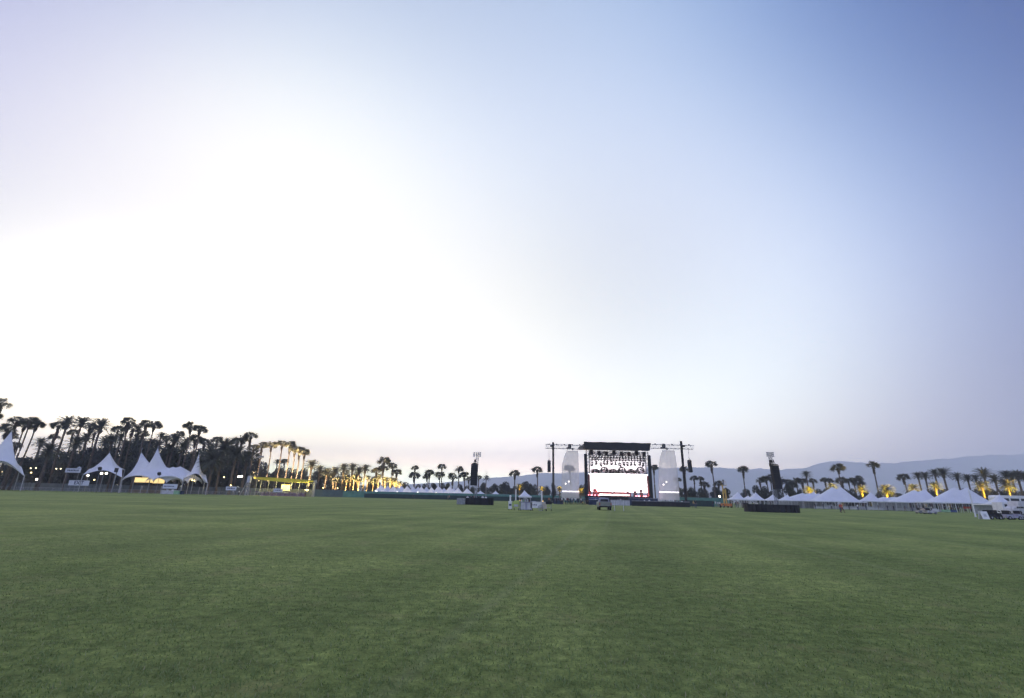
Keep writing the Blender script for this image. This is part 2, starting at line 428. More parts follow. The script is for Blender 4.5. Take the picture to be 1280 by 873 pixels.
# ------------------------------------------------------------------ mountains
def mountains():
    prof = [(-400, 612), (0, 610), (400, 609), (500, 607), (560, 603), (610, 599), (640, 597.5), (680, 594), (725, 592), (780, 590), (820, 587.5), (870, 587), (900, 588), (940, 590), (980, 589),
            (1010, 588), (1030, 583), (1045, 581), (1062, 580), (1085, 582), (1100, 582), (1120, 579.5), (1150, 578), (1190, 577), (1220, 575), (1250, 572), (1280, 570), (1500, 560), (1900, 545)]
    YR = 5600.0
    def zc(px):
        for (a, u), (b, v) in zip(prof, prof[1:]):
            if a <= px <= b:
                t = (px - a) / (b - a); return u + (v - u) * t
        return 600
    cols, rows = 300, 26
    vs = []; fs = []
    for i in range(cols + 1):
        px = -140 + 1560 * i / cols
        x = gx(px, YR); z = pt(px, zc(px), YR).z
        for j in range(rows + 1):
            t = j / rows
            y = YR * (.72 + .40 * t); k = y / YR
            rise = min(1, t / .53) if t < .53 else max(0, 1 - (t - .53) / .6)
            n1 = noise.fractal(Vector((x * k / 500, y / 500, 3)), .8, 2.1, 5)
            h = max(0, z) * (rise ** 1.15) * (1 + .32 * n1 * (1 - abs(rise - .5) * 1.0) * (1 if rise < .98 else .45)) + 9 * noise.fractal(Vector((x * k / 130, y / 160, 9)), .9, 2.0, 3) * rise
            vs.append((x * k, y, h * (k if t < .53 else 1) - 1 * (t < .001)))
    for i in range(cols):
        for j in range(rows):
            a = i * (rows + 1) + j
            fs.append((a, a + rows + 1, a + rows + 2, a + 1))
    m = MB(); m.add(vs, fs)
    o = m.build('mountains', mat('mountain_rock', (.30, .26, .27), (.17, .15, .16), .006, .95), smooth=True)
    o['kind'] = 'structure'
    return max(v[2] for v in vs) + 15
MTOP = mountains(); print('MTOP', MTOP)

# ------------------------------------------------------------------ haze
hz = MB(); hz.box((0, 0, 548.5), (16000, 16000, 1100 - 1), 0)
hz.v = [(x, y, -1.0 if z < 500 else MTOP) for x, y, z in hz.v]
hm = bpy.data.materials.new('haze'); hm.use_nodes = True
hm.node_tree.nodes.remove(hm.node_tree.nodes['Principled BSDF'])
pv = hm.node_tree.nodes.new('ShaderNodeVolumePrincipled')
pv.inputs['Color'].default_value = (.85, .90, 1.0, 1); pv.inputs['Density'].default_value = 2.7e-4; pv.inputs['Anisotropy'].default_value = .1
hm.node_tree.links.new(pv.outputs[0], hm.node_tree.nodes['Material Output'].inputs['Volume'])
hzo = hz.build('haze', hm); hzo['kind'] = 'stuff'; hzo['label'] = 'thin pale evening haze in front of the mountains'

# ------------------------------------------------------------------ palm prototypes (meshes shared by all copies)
def fan_crown(seed, R=1.9, n=40):
    r = random.Random(seed); m = MB()
    for k in range(n):
        az = r.uniform(0, 6.283); el = math.asin(r.uniform(-.5, .93))
        L = R * r.uniform(.22, .52)
        d = Vector((math.cos(az) * math.cos(el), math.sin(az) * math.cos(el), math.sin(el)))
        b0 = Vector((0, 0, .0)); b1 = d * L
        m.bar(b0 + d * .1, b1, .03, .018, 3, False)
        side = d.cross(Vector((0, 0, 1))); side.normalize(); up = side.cross(d)
        fr = R * r.uniform(.48, .62); seg = 10
        roll = r.uniform(-1.3, 1.3)
        s2 = side * math.cos(roll) + up * math.sin(roll)
        droop = r.uniform(.02, .22)
        for i in range(seg):
            a0 = math.radians(-82 + 164 * i / seg); a1 = math.radians(-82 + 164 * (i + .8) / seg); am = (a0 + a1) / 2
            def P(a, rr): return b1 + (d * math.cos(a) + s2 * math.sin(a)) * rr + Vector((0, 0, -droop * rr * rr / fr))
            m.add([b1, P(a0, fr * .5), P(am, fr * r.uniform(.85, 1.12) * (.72 + .28 * math.cos(am))), P(a1, fr * .5)], [(0, 1, 2, 3)])
    return m
def skirt(seed, L=1.9, n=60):
    r = random.Random(seed); m = MB()
    for k in range(n):
        az = r.uniform(0, 6.283); z = -r.uniform(0, L)
        rr = .22 + .34 * (1 - abs(z) / L) * r.uniform(.6, 1.2)
        o = Vector((math.cos(az), math.sin(az), 0)); s = Vector((-o.y, o.x, 0))
        a = o * .2 + Vector((0, 0, z)); b = o * rr + Vector((0, 0, z - r.uniform(.35, .7)))
        w = r.uniform(.1, .2)
        m.add([a - s * w * .4, a + s * w * .4, b + s * w, b - s * w + Vector((0, 0, -.1))], [(0, 1, 2, 3)])
    return m
def date_crown(seed, R=4.1, n=60, lo=-22):
    r = random.Random(seed); m = MB()
    for k in range(n):
        az = 2.39996 * k + r.uniform(-.2, .2)
        el = math.radians(lo + (85 - lo) * ((k + .5) / n) ** .8 + r.uniform(-6, 6))
        L = R * r.uniform(.85, 1.1) * (0.8 if el > 1.1 else 1)
        h = Vector((math.cos(az), math.sin(az), 0)); sd_ = Vector((-h.y, h.x, 0))
        pts = []; p = Vector((0, 0, 0)); e = el; st = 8
        for i in range(st + 1):
            pts.append(p.copy()); p = p + (h * math.cos(e) + Vector((0, 0, math.sin(e)))) * (L / st); e -= r.uniform(.08, .15) * (1 if el > -.2 else .35)
        m.path(pts, [.05 * (1 - .8 * i / st) for i in range(st + 1)], 3)
        for i in range(1, st * 3):
            t = i / (st * 3); q = t * st; a = int(q); f = q - a
            if a >= st: break
            c = pts[a].lerp(pts[a + 1], f); d = (pts[a + 1] - pts[a]).normalized(); up = sd_.cross(d)
            ll = R * .17 * (math.sin(math.pi * min(1, t * .9 + .12)) ** .6) * r.uniform(.85, 1.1); w = .055
            for sg in (-1, 1):
                tip = c + (sd_ * sg * .85 + d * .6 + up * .18).normalized() * ll + Vector((0, 0, -.08 * ll))
                m.add([c - d * w, c + d * w, tip], [(0, 1, 2)])
    return m
def trunk_mesh(seed, h=10.0, r0=.36, r1=.22, bend=.4, rough=.03):
    r = random.Random(seed); m = MB(); pts = []; rad = []
    a = r.uniform(0, 6.28); n = 30
    for i in range(n + 1):
        t = i / n
        off = bend * math.sin(math.pi * t) + .15 * math.sin(t * 7 + a) * (t * (1 - t))
        pts.append((math.cos(a) * off, math.sin(a) * off, h * t))
        rad.append((r0 + (r1 - r0) * t + (.14 * (1 - t / .08) if t < .08 else 0)) * (1 + rough * (1 if i % 2 else -1)))
    m.path(pts, rad, 8)
    return m
FAN = [fan_crown(s).mesh('crown', [M['fan_leaf']]) for s in (1, 2, 3)]
SKIRT = [skirt(s).mesh('dead_frond_skirt', [M['dead_leaf']]) for s in (1, 2)]
DATE = [date_crown(s).mesh('crown', [M['date_leaf']]) for s in (4, 5, 6)]
DATEB = [date_crown(s, 3.9, 84, -50).mesh('crown', [M['date_leaf']]) for s in (7, 8)]
TRF = [trunk_mesh(s, 10, .34, .2, .35).mesh('trunk', [M['trunk']], True) for s in (1, 2, 3)]
TRD = [trunk_mesh(s, 10, .42, .36, .15, .07).mesh('trunk', [M['trunk']]) for s in (4, 5, 6)]
BOOT = []
for s in (1, 2):
    b_ = MB(); rr_ = random.Random(s)
    for k in range(70):                       # cut frond stubs under a date palm's crown
        az = 2.4 * k; z = -1.5 * k / 70
        o_ = Vector((math.cos(az), math.sin(az), 0))
        b_.bar(o_ * .3 + Vector((0, 0, z - .2)), o_ * (.62 - .12 * k / 70) + Vector((0, 0, z + .12)), .09, .05, 4)
    BOOT.append(b_.mesh('frond_stubs', [M['dead_leaf']]))

PALMS = []
def palm(px, py, Y, kind='fan', size=1.0, label=None, zone='', lean=0.0):
    """crown centre seen at px,py; stands on the ground at distance Y"""
    c = pt(px, py, Y)
    h = max(c.z, 1.2)
    k = len(PALMS)
    dx = lean * h
    o = thing('fan_palm' if kind == 'fan' else 'date_palm', label or '', 'palm tree', (c.x - dx, Y, 0))
    a, b = rnd.uniform(0, 6.28), rnd.uniform(0, 6.28)
    if kind == 'fan':
        tr = link('trunk', TRF[k % 3], o); cr = link('crown', FAN[k % 3], o); sk = link('dead_frond_skirt', SKIRT[k % 2], o)
        hh = h
    else:
        tr = link('trunk', TRD[k % 3], o); cr = link('crown', (DATEB if kind == 'bushy' else DATE)[k % (2 if kind == 'bushy' else 3)], o)
        sk = link('frond_stubs', BOOT[k % 2], o); hh = h - .8 * size * (1 if kind == 'date' else .6)
        hh = max(hh, .6)
    s = max(.55, min(.95, size))
    tr.scale = (s, s, hh / 10); tr.rotation_euler = (0, math.atan(lean), 0)
    if lean: tr.scale.z = math.hypot(hh, dx) / 10
    cr.location = (dx * hh / h, 0, hh); cr.scale = (size * (1.18 if kind == 'fan' else 1.0), size * (1.18 if kind == 'fan' else 1.0), size * (.86 if kind == 'fan' else 1.0)); cr.rotation_euler = (0, 0, a)
    sk.location = (dx * hh / h, 0, hh); sk.scale = (size, size, size * rnd.uniform(.6, 1.2)); sk.rotation_euler = (0, 0, b)
    PALMS.append((o, px, py, Y, kind, zone, h))
    return o

def tree_mesh(seed, n=6500, leaf=.17, lobes=14):
    r = random.Random(seed); m = MB()
    lb = []
    for k in range(lobes):
        a = r.uniform(0, 6.28); d = r.uniform(.1, 1.0) ** .7 * 2.4
        lb.append((Vector((math.cos(a) * d, math.sin(a) * d, r.uniform(1.6, 4.9) - .35 * d)), r.uniform(.8, 1.6)))
    for k in range(n):
        c, rad = lb[k % lobes]
        v = Vector((r.gauss(0, 1), r.gauss(0, 1), r.gauss(0, 1))).normalized() * rad * r.uniform(.35, 1.05) ** .6
        v.z *= .8
        p = c + v
        q = Vector((r.gauss(0, 1), r.gauss(0, 1), r.gauss(0, 1))).normalized(); s = q.orthogonal().normalized(); u = q.cross(s)
        L = leaf * r.uniform(.6, 1.3)
        m.add([p - s * L, p + u * L * .5, p + s * L, p - u * L * .5], [(0, 1, 2, 3)])
    t = MB(); t.path([(0, 0, 0), (.1, .05, 1.0), (0, 0, 2.2)], [.3, .22, .17], 7)
    for c, rad in lb: t.path([(0, 0, 1.6), tuple(c * .5 + Vector((0, 0, .9))), tuple(c)], [.12, .08, .03], 5)
    return m, t
TREES = []
for s_ in (11, 12, 13, 14):
    a_, b_ = tree_mesh(s_)
    TREES.append((a_.mesh('crown', [M['leaf'] if s_ % 2 else M['leaf_grey']]), b_.mesh('trunk', [M['bark']])))
WOODS = []
def tree(px, py, Y, wpx, zone, v=None):
    """broadleaf tree: top at px,py, crown wpx pixels wide"""
    top = pt(px, py, Y); k = len(WOODS); v = k % 4 if v is None else v
    o = thing('broadleaf_tree', '', 'tree', (top.x, Y, 0), rnd.uniform(0, 6.28))
    cr = link('crown', TREES[v][0], o); tr = link('trunk', TREES[v][1], o)
    sx = wpx * Y / 631 / 5.6; sz = top.z / 5.8
    cr.scale = tr.scale = (sx, sx, sz)
    WOODS.append((o, px, py, Y, zone))
    return o

# ------------------------------------------------------------------ broadleaf trees and bushes
def Zp(px, py, Y): return pt(px, py, Y).z
# (px of top, py of top, distance, crown width px, place phrase)
for a in [(48, 574, 185, 26, 'g1'), (66, 566, 190, 30, 'g1'), (88, 560, 195, 34, 'g1'), (108, 562, 190, 30, 'g1'), (128, 557, 195, 34, 'g1'), (150, 553, 195, 34, 'g1'),
          (172, 549, 200, 34, 'g2'), (190, 548, 200, 32, 'g2'), (207, 556, 195, 30, 'g2'), (226, 556, 200, 32, 'g2'), (247, 560, 200, 34, 'g2'), (20, 572, 180, 30, 'g1'),
          (262, 566, 195, 30, 'g3'), (283, 556, 205, 36, 'g3'), (303, 560, 205, 34, 'g3'), (322, 578, 200, 26, 'g3'),
          (338, 583, 215, 24, 'g4'), (352, 576, 215, 22, 'g4'), (368, 580, 215, 22, 'g4'), (384, 582, 215, 24, 'g4'), (402, 584, 225, 26, 'g4'), (420, 584, 225, 26, 'g4'), (440, 584, 225, 26, 'g4'),
          (470, 592, 230, 18, 'g5'), (488, 594, 230, 18, 'g5'), (509, 599, 240, 15, 'g5'), (527, 602, 240, 14, 'g5'), (541, 602, 240, 14, 'g5'), (557, 601, 240, 14, 'g5'), (574, 602, 240, 12, 'g5'),
          (588, 605, 240, 12, 'g6'), (607, 601, 240, 15, 'g6'), (622, 602, 235, 14, 'g6'), (634, 598, 240, 18, 'g6'), (646, 604, 240, 14, 'g6'), (657, 599, 240, 16, 'g6'), (666, 602, 240, 14, 'g6'), (683, 604, 240, 12, 'g6'), (729, 602, 240, 14, 'g6'),
          (692, 601, 200, 7, 'g6'),
          (851, 606, 220, 16, 'g7'), (864, 605, 220, 16, 'g7'), (878, 607, 220, 14, 'g7'), (893, 606, 220, 16, 'g7'), (906, 607, 220, 14, 'g7'), (930, 607, 220, 15, 'g7'), (950, 603, 220, 18, 'g7'),
          (968, 604, 220, 15, 'g8'), (985, 603, 220, 16, 'g8'), (1000, 607, 220, 16, 'g8'), (1016, 608, 220, 18, 'g8'), (1034, 607, 220, 18, 'g8'), (1058, 607, 220, 18, 'g8'), (1080, 609, 220, 16, 'g8'),
          (1104, 610, 215, 18, 'g9'), (1124, 614, 215, 18, 'g9'), (1140, 610, 215, 18, 'g9'), (1160, 607, 215, 22, 'g9'), (1183, 608, 215, 24, 'g9'), (1206, 608, 210, 24, 'g9'),
          (1228, 607, 210, 24, 'g10'), (1248, 608, 210, 24, 'g10'), (1268, 608, 210, 24, 'g10'), (1290, 606, 210, 26, 'g10')]:
    if a[4] in ('g1', 'g2', 'g3'): a = (a[0], a[1] - 6, a[2], a[3] * 1.5, a[4])
    tree(*a)

# ------------------------------------------------------------------ palms
P = palm
# far left cluster behind the leftmost sail
P(1, 506, 128, 'fan', 1.5, zone='p0'); P(-7, 522, 140, 'fan', 1.2, zone='p0')
P(10, 536, 160, 'fan', 1.45, zone='p0'); P(21, 527, 165, 'fan', 1.45, zone='p0'); P(31, 532, 170, 'fan', 1.5, zone='p0', lean=.03)
P(38, 527, 165, 'fan', 1.45, zone='p0', lean=.07); P(46, 531, 168, 'fan', 1.5, zone='p0', lean=.11); P(19, 557, 170, 'fan', 1.2, zone='p0')
P(14, 545, 172, 'fan', 1.4, zone='p0')
# behind the second sail
P(74, 533, 175, 'fan', 1.5, zone='p1', lean=.08); P(85, 527, 185, 'date', 1.2, zone='p1'); P(103, 527, 185, 'date', 1.2, zone='p1'); P(113, 533, 190, 'fan', 1.3, zone='p1')
P(127, 530, 185, 'date', 1.3, zone='p1'); P(141, 548, 190, 'date', 1.1, zone='p1'); P(62, 562, 175, 'bushy', 1.3, zone='p1'); P(96, 553, 180, 'bushy', 1.2, zone='p1')
# behind the long white sail tent
P(161, 528, 178, 'fan', 1.6, zone='p2'); P(166, 537, 182, 'fan', 1.6, zone='p2'); P(152, 545, 180, 'date', .8, zone='p2'); P(183, 531, 180, 'fan', 1.5, zone='p2'); P(193, 532, 182, 'fan', 1.5, zone='p2', lean=.05)
P(202, 544, 190, 'date', .7, zone='p2'); P(219, 548, 190, 'date', 1.15, zone='p2'); P(239, 533, 178, 'fan', 1.5, zone='p2'); P(250, 537, 180, 'fan', 1.5, zone='p2'); P(245, 549, 182, 'fan', 1.5, zone='p2'); P(212, 560, 190, 'bushy', .9, zone='p2'); P(229, 558, 190, 'bushy', .85, zone='p2')
for k, (px, py, kk, sz_) in enumerate(((52, 552, 'date', 1.0), (68, 547, 'fan', 1.3), (92, 541, 'fan', 1.3), (109, 546, 'date', 1.1), (119, 540, 'fan', 1.3), (133, 552, 'bushy', 1.2), (148, 537, 'fan', 1.4), (157, 556, 'bushy', 1.2), (171, 549, 'date', 1.1),
                                   (178, 543, 'fan', 1.4), (189, 555, 'bushy', 1.2), (198, 556, 'date', 1.1), (209, 549, 'fan', 1.2), (224, 543, 'fan', 1.2), (233, 553, 'date', 1.1), (256, 553, 'fan', 1.4), (264, 560, 'date', 1.2), (272, 550, 'fan', 1.3), (288, 562, 'date', 1.2))):
    P(px, py, 200, kk, sz_, zone='p19')
# dark clump between the sail tent and the yellow awning
P(267, 573, 172, 'bushy', 1.6, zone='p3'); P(281, 558, 180, 'bushy', 1.6, zone='p3'); P(297, 552, 190, 'fan', 1.5, zone='p3'); P(303, 549, 190, 'fan', 1.3, zone='p3'); P(314, 545, 185, 'fan', 1.35, zone='p3'); P(296, 566, 180, 'bushy', 1.4, zone='p3'); P(309, 570, 185, 'bushy', 1.0, zone='p3'); P(317, 560, 195, 'fan', 1.3, zone='p3')
# tall lit row behind the awning
for px, py in ((328, 557), (339.5, 557), (353, 555), (363, 556), (369, 562), (375, 563), (381, 566)):
    P(px, py, 195, 'fan', 1.3, zone='p4')
P(347, 577, 200, 'date', .55, zone='p4'); P(356, 577, 200, 'fan', 1.0, zone='p4')
P(390, 580, 185, 'date', .95, zone='p5')
for px, py, s in ((400, 586, .9), (409, 590, 1.0), (419, 588, 1.0), (430, 584, 1.0), (441, 584, 1.0), (421, 600, .8), (449, 588, .9), (457, 585, .9)):
    P(px, py, 215, 'date', s, zone='p5')
for px, py, s in ((434, 598, .62), (443, 597, .62), (449.5, 599, .62), (460, 597, .65), (467, 601, .62), (474, 596, .7), (482, 599, .65), (488, 600, .6), (494, 601, .6), (500, 604, .55)):
    P(px, py, 213, 'date', s, zone='p6')
P(480, 577, 215, 'fan', 1.7, zone='p7'); P(479, 586, 217, 'fan', 1.4, zone='p7'); P(491, 583, 215, 'fan', 1.3, zone='p7'); P(471, 589, 220, 'fan', 1.4, zone='p7'); P(496, 591, 215, 'fan', 1.4, zone='p7')
for px, py, s in ((519, 585, 1.0), (518, 595, 1.45), (534, 596, 1.15), (537, 591, 1.25), (552.5, 584, 1.2), (549.5, 594, 1.45), (566, 596, 1.45), (573.5, 587, 1.25), (580.5, 594, 1.35), (598.5, 597, .9), (586, 599, 1.1)):
    P(px, py, 225, 'fan', s, zone='p8')
P(608, 597, 215, 'date', .55, zone='p9')
for px, py, s, z in ((643.5, 592, 1.35, 'p9'), (671.5, 588, 1.35, 'p9'), (712, 586, 1.5, 'p9'), (817, 585, 1.2, 'p10'), (855.5, 587, 1.2, 'p10'), (889, 580.5, 1.45, 'p10'), (928.5, 587, 1.4, 'p10')):
    P(px, py, 215, 'fan', s, zone=z)
# small yellow-lit palms in front of the trees
LIT_SMALL = []
for px, py in ((649.5, 608), (677.5, 611), (699.5, 611), (725.5, 613)):
    LIT_SMALL.append(P(px, py, 168, 'date', .48, zone='p11'))
for px, py, s, z in ((847, 600, 1.0, 'p10'), (867.5, 598, 1.0, 'p10'), (875.5, 599, 1.0, 'p10'), (880, 606, 1.3, 'p10'), (898, 605, 1.2, 'p10'), (949.5, 601, 1.2, 'p12'),
                  (957.5, 599, 1.25, 'p12'), (963, 597, 1.25, 'p12'), (976, 600, 1.2, 'p12'), (983, 604, 1.5, 'p12'), (990, 607, 1.4, 'p12'), (995, 601, 1.1, 'p12'), (1002.5, 602, 1.3, 'p12'), (1016, 601.5, 1.0, 'p12'),
                  (1031, 600.5, 1.05, 'p13'), (1036.5, 601, 1.05, 'p13'), (1052, 601, 1.4, 'p13'), (1060.5, 601.5, .9, 'p13'), (1066, 600, .95, 'p13'), (1074, 598, 1.0, 'p13'), (1073, 604, 1.5, 'p13')):
    P(px, py, 220, 'fan', s, zone=z)
P(1007.5, 592.5, 210, 'date', .7, zone='p12')
P(1047.5, 585, 205, 'fan', 1.55, zone='p13'); P(1091, 582, 205, 'fan', 1.45, zone='p14'); P(1129, 597, 205, 'fan', 1.4, zone='p14')
for px, py, s in ((1147, 593, .75), (1156, 593, .8), (1168, 590, .8), (1178, 589, 1.05), (1196, 594, .8), (1209, 596, .8), (1219, 596, .7)):
    P(px, py + 1, 205, 'date', s, zone='p15')
for px, py, s in ((1229, 590, 1.1), (1243, 597, .9), (1257, 592, .95), (1264, 594, .9), (1271, 592, .95), (1279, 594, .95), (1292, 592, 1.0)):
    P(px, py + 1, 200, 'date', s, zone='p16')
LIT_R = []
for px, py, s, z in ((1011, 612, .5, 'p17'), (1040, 607.5, .45, 'p17'), (1076.5, 611, .55, 'p17'), (1107, 612, .7, 'p17'), (1141, 609.5, .6, 'p17'), (1168.5, 607, .6, 'p18'), (1226.5, 606, .65, 'p18'), (1258, 605, .75, 'p18')):
    LIT_R.append(P(px, py, 192, 'bushy' if px in (1107, 1258) else 'date', s * 1.35, zone=z))

# ------------------------------------------------------------------ uplights (real lamps at the foot of the lit palms)
UL = thing('uplight', 'small black ground floodlight lighting a palm from below', 'floodlight', (0, -50, 0), group='ground floodlights under the lit palms')
b_ = MB(); b_.box((0, 0, .08), (.5, .3, .06)); b_.bar((-.22, 0, .1), (-.22, 0, .3), .02); b_.bar((.22, 0, .1), (.22, 0, .3), .02); b_.build('bracket', M['black_metal'], UL)
b_ = MB(); b_.box((0, 0, .32), (.42, .34, .26), rx=.5); b_.build('housing', M['black_metal'], UL)
b_ = MB(); b_.box((0, -.07, .45), (.36, .28, .02), rx=.5); b_.build('lens', M['amber'], UL)
_first = [True]; _un = []
def ordn(k):
    return NUM[k - 1] if k <= 20 else ('thirtieth' if k == 30 else ('twenty-' if k < 30 else 'thirty-') + NUM[k % 10 - 1])
def uplight(palm_ob, h, power=900, col=(1, .62, .12), side=0.0, dist=1.6, spot=70):
    x, y = palm_ob.location.x + side, palm_ob.location.y - dist
    if _first[0]:
        o = UL; _first[0] = False; o.location = (x, y, 0)
    else: o = copy_tree(UL, (x, y, 0))
    _un.append(o); o['label'] = f'small black floodlight at the foot of a gold-lit palm, {ordn(len(_un))} in planting order from left'
    o['px'] = x / y
    l = bpy.data.lights.new('uplight_lamp', 'SPOT'); l.energy = power; l.color = col; l.spot_size = math.radians(spot); l.spot_blend = .6; l.shadow_soft_size = .15
    lo = bpy.data.objects.new('uplight_lamp', l); COL.objects.link(lo)
    lo.parent = o; lo.location = (0, 0, .6)
    d = Vector((palm_ob.location.x - x, dist * .8, h)) ; lo.rotation_euler = (-d).to_track_quat('Z', 'Y').to_euler()
for (o, px, py, Y, kind, zone, h) in PALMS:
    if zone == 'p4' and kind == 'fan' and py < 570: uplight(o, h, 36000, (1, .74, .42), dist=2.4, spot=40)
    elif zone == 'p5' and px == 390: uplight(o, h, 30000, (1, .72, .28), dist=2.2, spot=60)
    elif zone == 'p5' and px in (409, 419, 421, 457): uplight(o, h, 9000, (1, .7, .3), dist=2.5, spot=60)
    elif zone == 'p6': uplight(o, h, 34000 if px not in (460, 467) else 12000, (1, .68, .2), dist=2.2, spot=75)
    elif zone == 'p11': uplight(o, h, 26000, (1, .62, .08), dist=3.6, spot=36)
    elif zone in ('p17', 'p18'): uplight(o, h, 80000, (1, .70, .05), dist=4.6, spot=52)

for k, o in enumerate(sorted(_un, key=lambda q: q['px'])):
    o['label'] = f'small black floodlight at the foot of a gold-lit palm, {ordn(k + 1)} of its kind from left'
    del o['px']
# names and labels of the plants
PZ = {'p0': 'behind the leftmost white sail', 'p1': 'between the two leftmost white sails', 'p2': 'behind the long white sail tent', 'p3': 'between the sail tent and yellow awning',
      'p4': 'rising behind the yellow awning', 'p5': 'in the dark grove right of the yellow awning', 'p6': 'lit gold beside the first small white peaks', 'p7': 'standing above the gold-lit palms',
      'p8': 'behind the long row of small white peaks', 'p9': 'against hills between speaker tower and stage', 'p10': 'against the mountains just right of the stage', 'p11': 'lit yellow left of the stage',
      'p12': 'around the speaker tower right of the stage', 'p13': 'behind the first large two-peaked marquee', 'p14': 'standing alone against the mountains on the right', 'p15': 'in a row behind the middle marquees on the right',
      'p16': 'in the dense stand at the right edge', 'p17': 'lit yellow behind the middle white marquees', 'p18': 'lit yellow behind the rightmost marquee', 'p19': 'deep in the left grove'}
zs = {}
for rec in PALMS: zs.setdefault(rec[5], []).append(rec)
for z, L in zs.items():
    L.sort(key=lambda r: (r[1], r[2]))
    for i, r in enumerate(L):
        kd = {'fan': 'fan palm', 'date': 'feather-leaved palm', 'bushy': 'bushy drooping palm'}[r[4]]
        r[0]['label'] = f"{kd} {PZ[z]}, {NUM[i]} palm from left"
        r[0]['group'] = 'palms ' + PZ[z]
TZ = {'g1': 'behind the leftmost sails', 'g2': 'behind the long white sail tent', 'g3': 'left of the yellow awning', 'g4': 'under and right of the tall lit palms', 'g5': 'behind the row of small white peaks',
      'g6': 'between left speaker tower and stage', 'g7': 'between the stage and right speaker tower', 'g8': 'behind the first large marquee', 'g9': 'behind the middle marquees on the right', 'g10': 'under the dense palms at the right edge'}
zs = {}
for rec in WOODS: zs.setdefault(rec[4], []).append(rec)
for z, L in zs.items():
    L.sort(key=lambda r: r[1])
    for i, r in enumerate(L):
        r[0]['label'] = f"dark bushy tree {TZ[z]}, {NUM[i]} tree from left"
        r[0]['group'] = 'bushy trees ' + TZ[z]

# low dark undergrowth that closes the foot of the groves
def undergrowth():
    r = random.Random(5); m = MB()
    for k in range(26000):
        px = r.choice([r.uniform(-40, 330), r.uniform(300, 520), r.uniform(480, 740), r.uniform(830, 1320)])
        Y = r.uniform(222, 236) if px > 330 else r.uniform(196, 206)
        x = gx_fast(px, Y)
        top = (5.5 + 2.5 * noise.noise(Vector((px / 18, 0, 1)))) if px < 330 else (4.2 + 2.0 * noise.noise(Vector((px / 12, 0, 1))))
        z = r.uniform(0, max(top, 1))
        q = Vector((r.gauss(0, 1), r.gauss(0, 1), r.gauss(0, 1))).normalized(); s = q.orthogonal().normalized(); u = q.cross(s); L = r.uniform(.18, .42)
        p = Vector((x, Y, z)); m.add([p - s * L, p + u * L * .5, p + s * L, p - u * L * .5], [(0, 1, 2, 3)])
    o = m.build('undergrowth', M['leaf'])
    tag(o, 'dark tangled undergrowth at the foot of the palm groves', 'shrubs', kind='stuff')
def gx_fast(px, Y):
    a, b = gx(0, Y) if Y not in _gc else _gc[Y][0], None
    return _lin(px, Y)
_gc = {}
def _lin(px, Y):
    k = round(Y); 
    if k not in _gc: _gc[k] = (gx(0, k), gx(640, k), gx(1280, k))
    a, b, c = _gc[k]
    return (a + (b - a) * px / 640 if px < 640 else b + (c - b) * (px - 640) / 640) * Y / k
undergrowth()

# ------------------------------------------------------------------ fences
def fence(px0, px1, Y0, Y1, h, m, label, n=14, post='galv', group=None):
    a = Vector((gx(px0, Y0), Y0, 0)); b = Vector((gx(px1, Y1), Y1, 0)); d = b - a; L = d.length; u = d / L
    o = thing('screened_fence', label, 'fence', a, math.atan2(d.y, d.x), group)
    seg = max(8, int(L / 1.2)); s = MB(); r = random.Random(int(px0))
    for k in range(seg):
        x0, x1 = L * k / seg, L * (k + 1) / seg
        t = .02 + .03 * (k % 2)
        s.add([(x0, -t, .05), (x1, -.05 + t, .05), (x1, -.05 + t, h - r.uniform(0, .05)), (x0, -t, h)], [(0, 1, 2, 3)])
    s.build('screen_cloth', m, o)
    np_ = min(100, max(3, int(L / 3)))
    pm = MB(); pm.bar((0, .06, 0), (0, .06, h + .08), .04, n=6); me = pm.mesh('post', [M[post]])
    for k in range(np_ + 1):
        link('post', me, o, (L * k / np_, 0, 0))
    t = MB(); t.bar((0, .06, h), (L, .06, h), .025, n=5); t.build('top_rail', M[post], o)
    return o
fence(-60, 392, 178, 184, 2.5, mat('grey_windscreen', (.14, .16, .17), (.09, .105, .115), .5, .8), 'long grey cloth fence in front of the sail tents')
fence(390, 428, 184, 190, 2.5, mat('grey_green_windscreen', (.11, .15, .145), (.08, .11, .105), .5, .8), 'grey green cloth fence right of the yellow awning')
fence(428, 735, 196, 196, 2.4, M['teal'], 'tall green cloth fence behind the low dark fence, left of stage')
fence(455, 700, 190, 186, 1.55, M['dark_teal'], 'low black cloth fence below the row of small white peaks', post='black_metal')
fence(846, 913, 160, 160, 2.6, M['teal'], 'green cloth fence between stage and small white peaks')
fence(852, 893, 150, 150, 1.7, M['dark_teal'], 'low black cloth fence just right of the stage', post='black_metal')
fence(1005, 1172, 172, 165, 1.05, M['off_white'], 'low white fence in front of the marquees on the right')

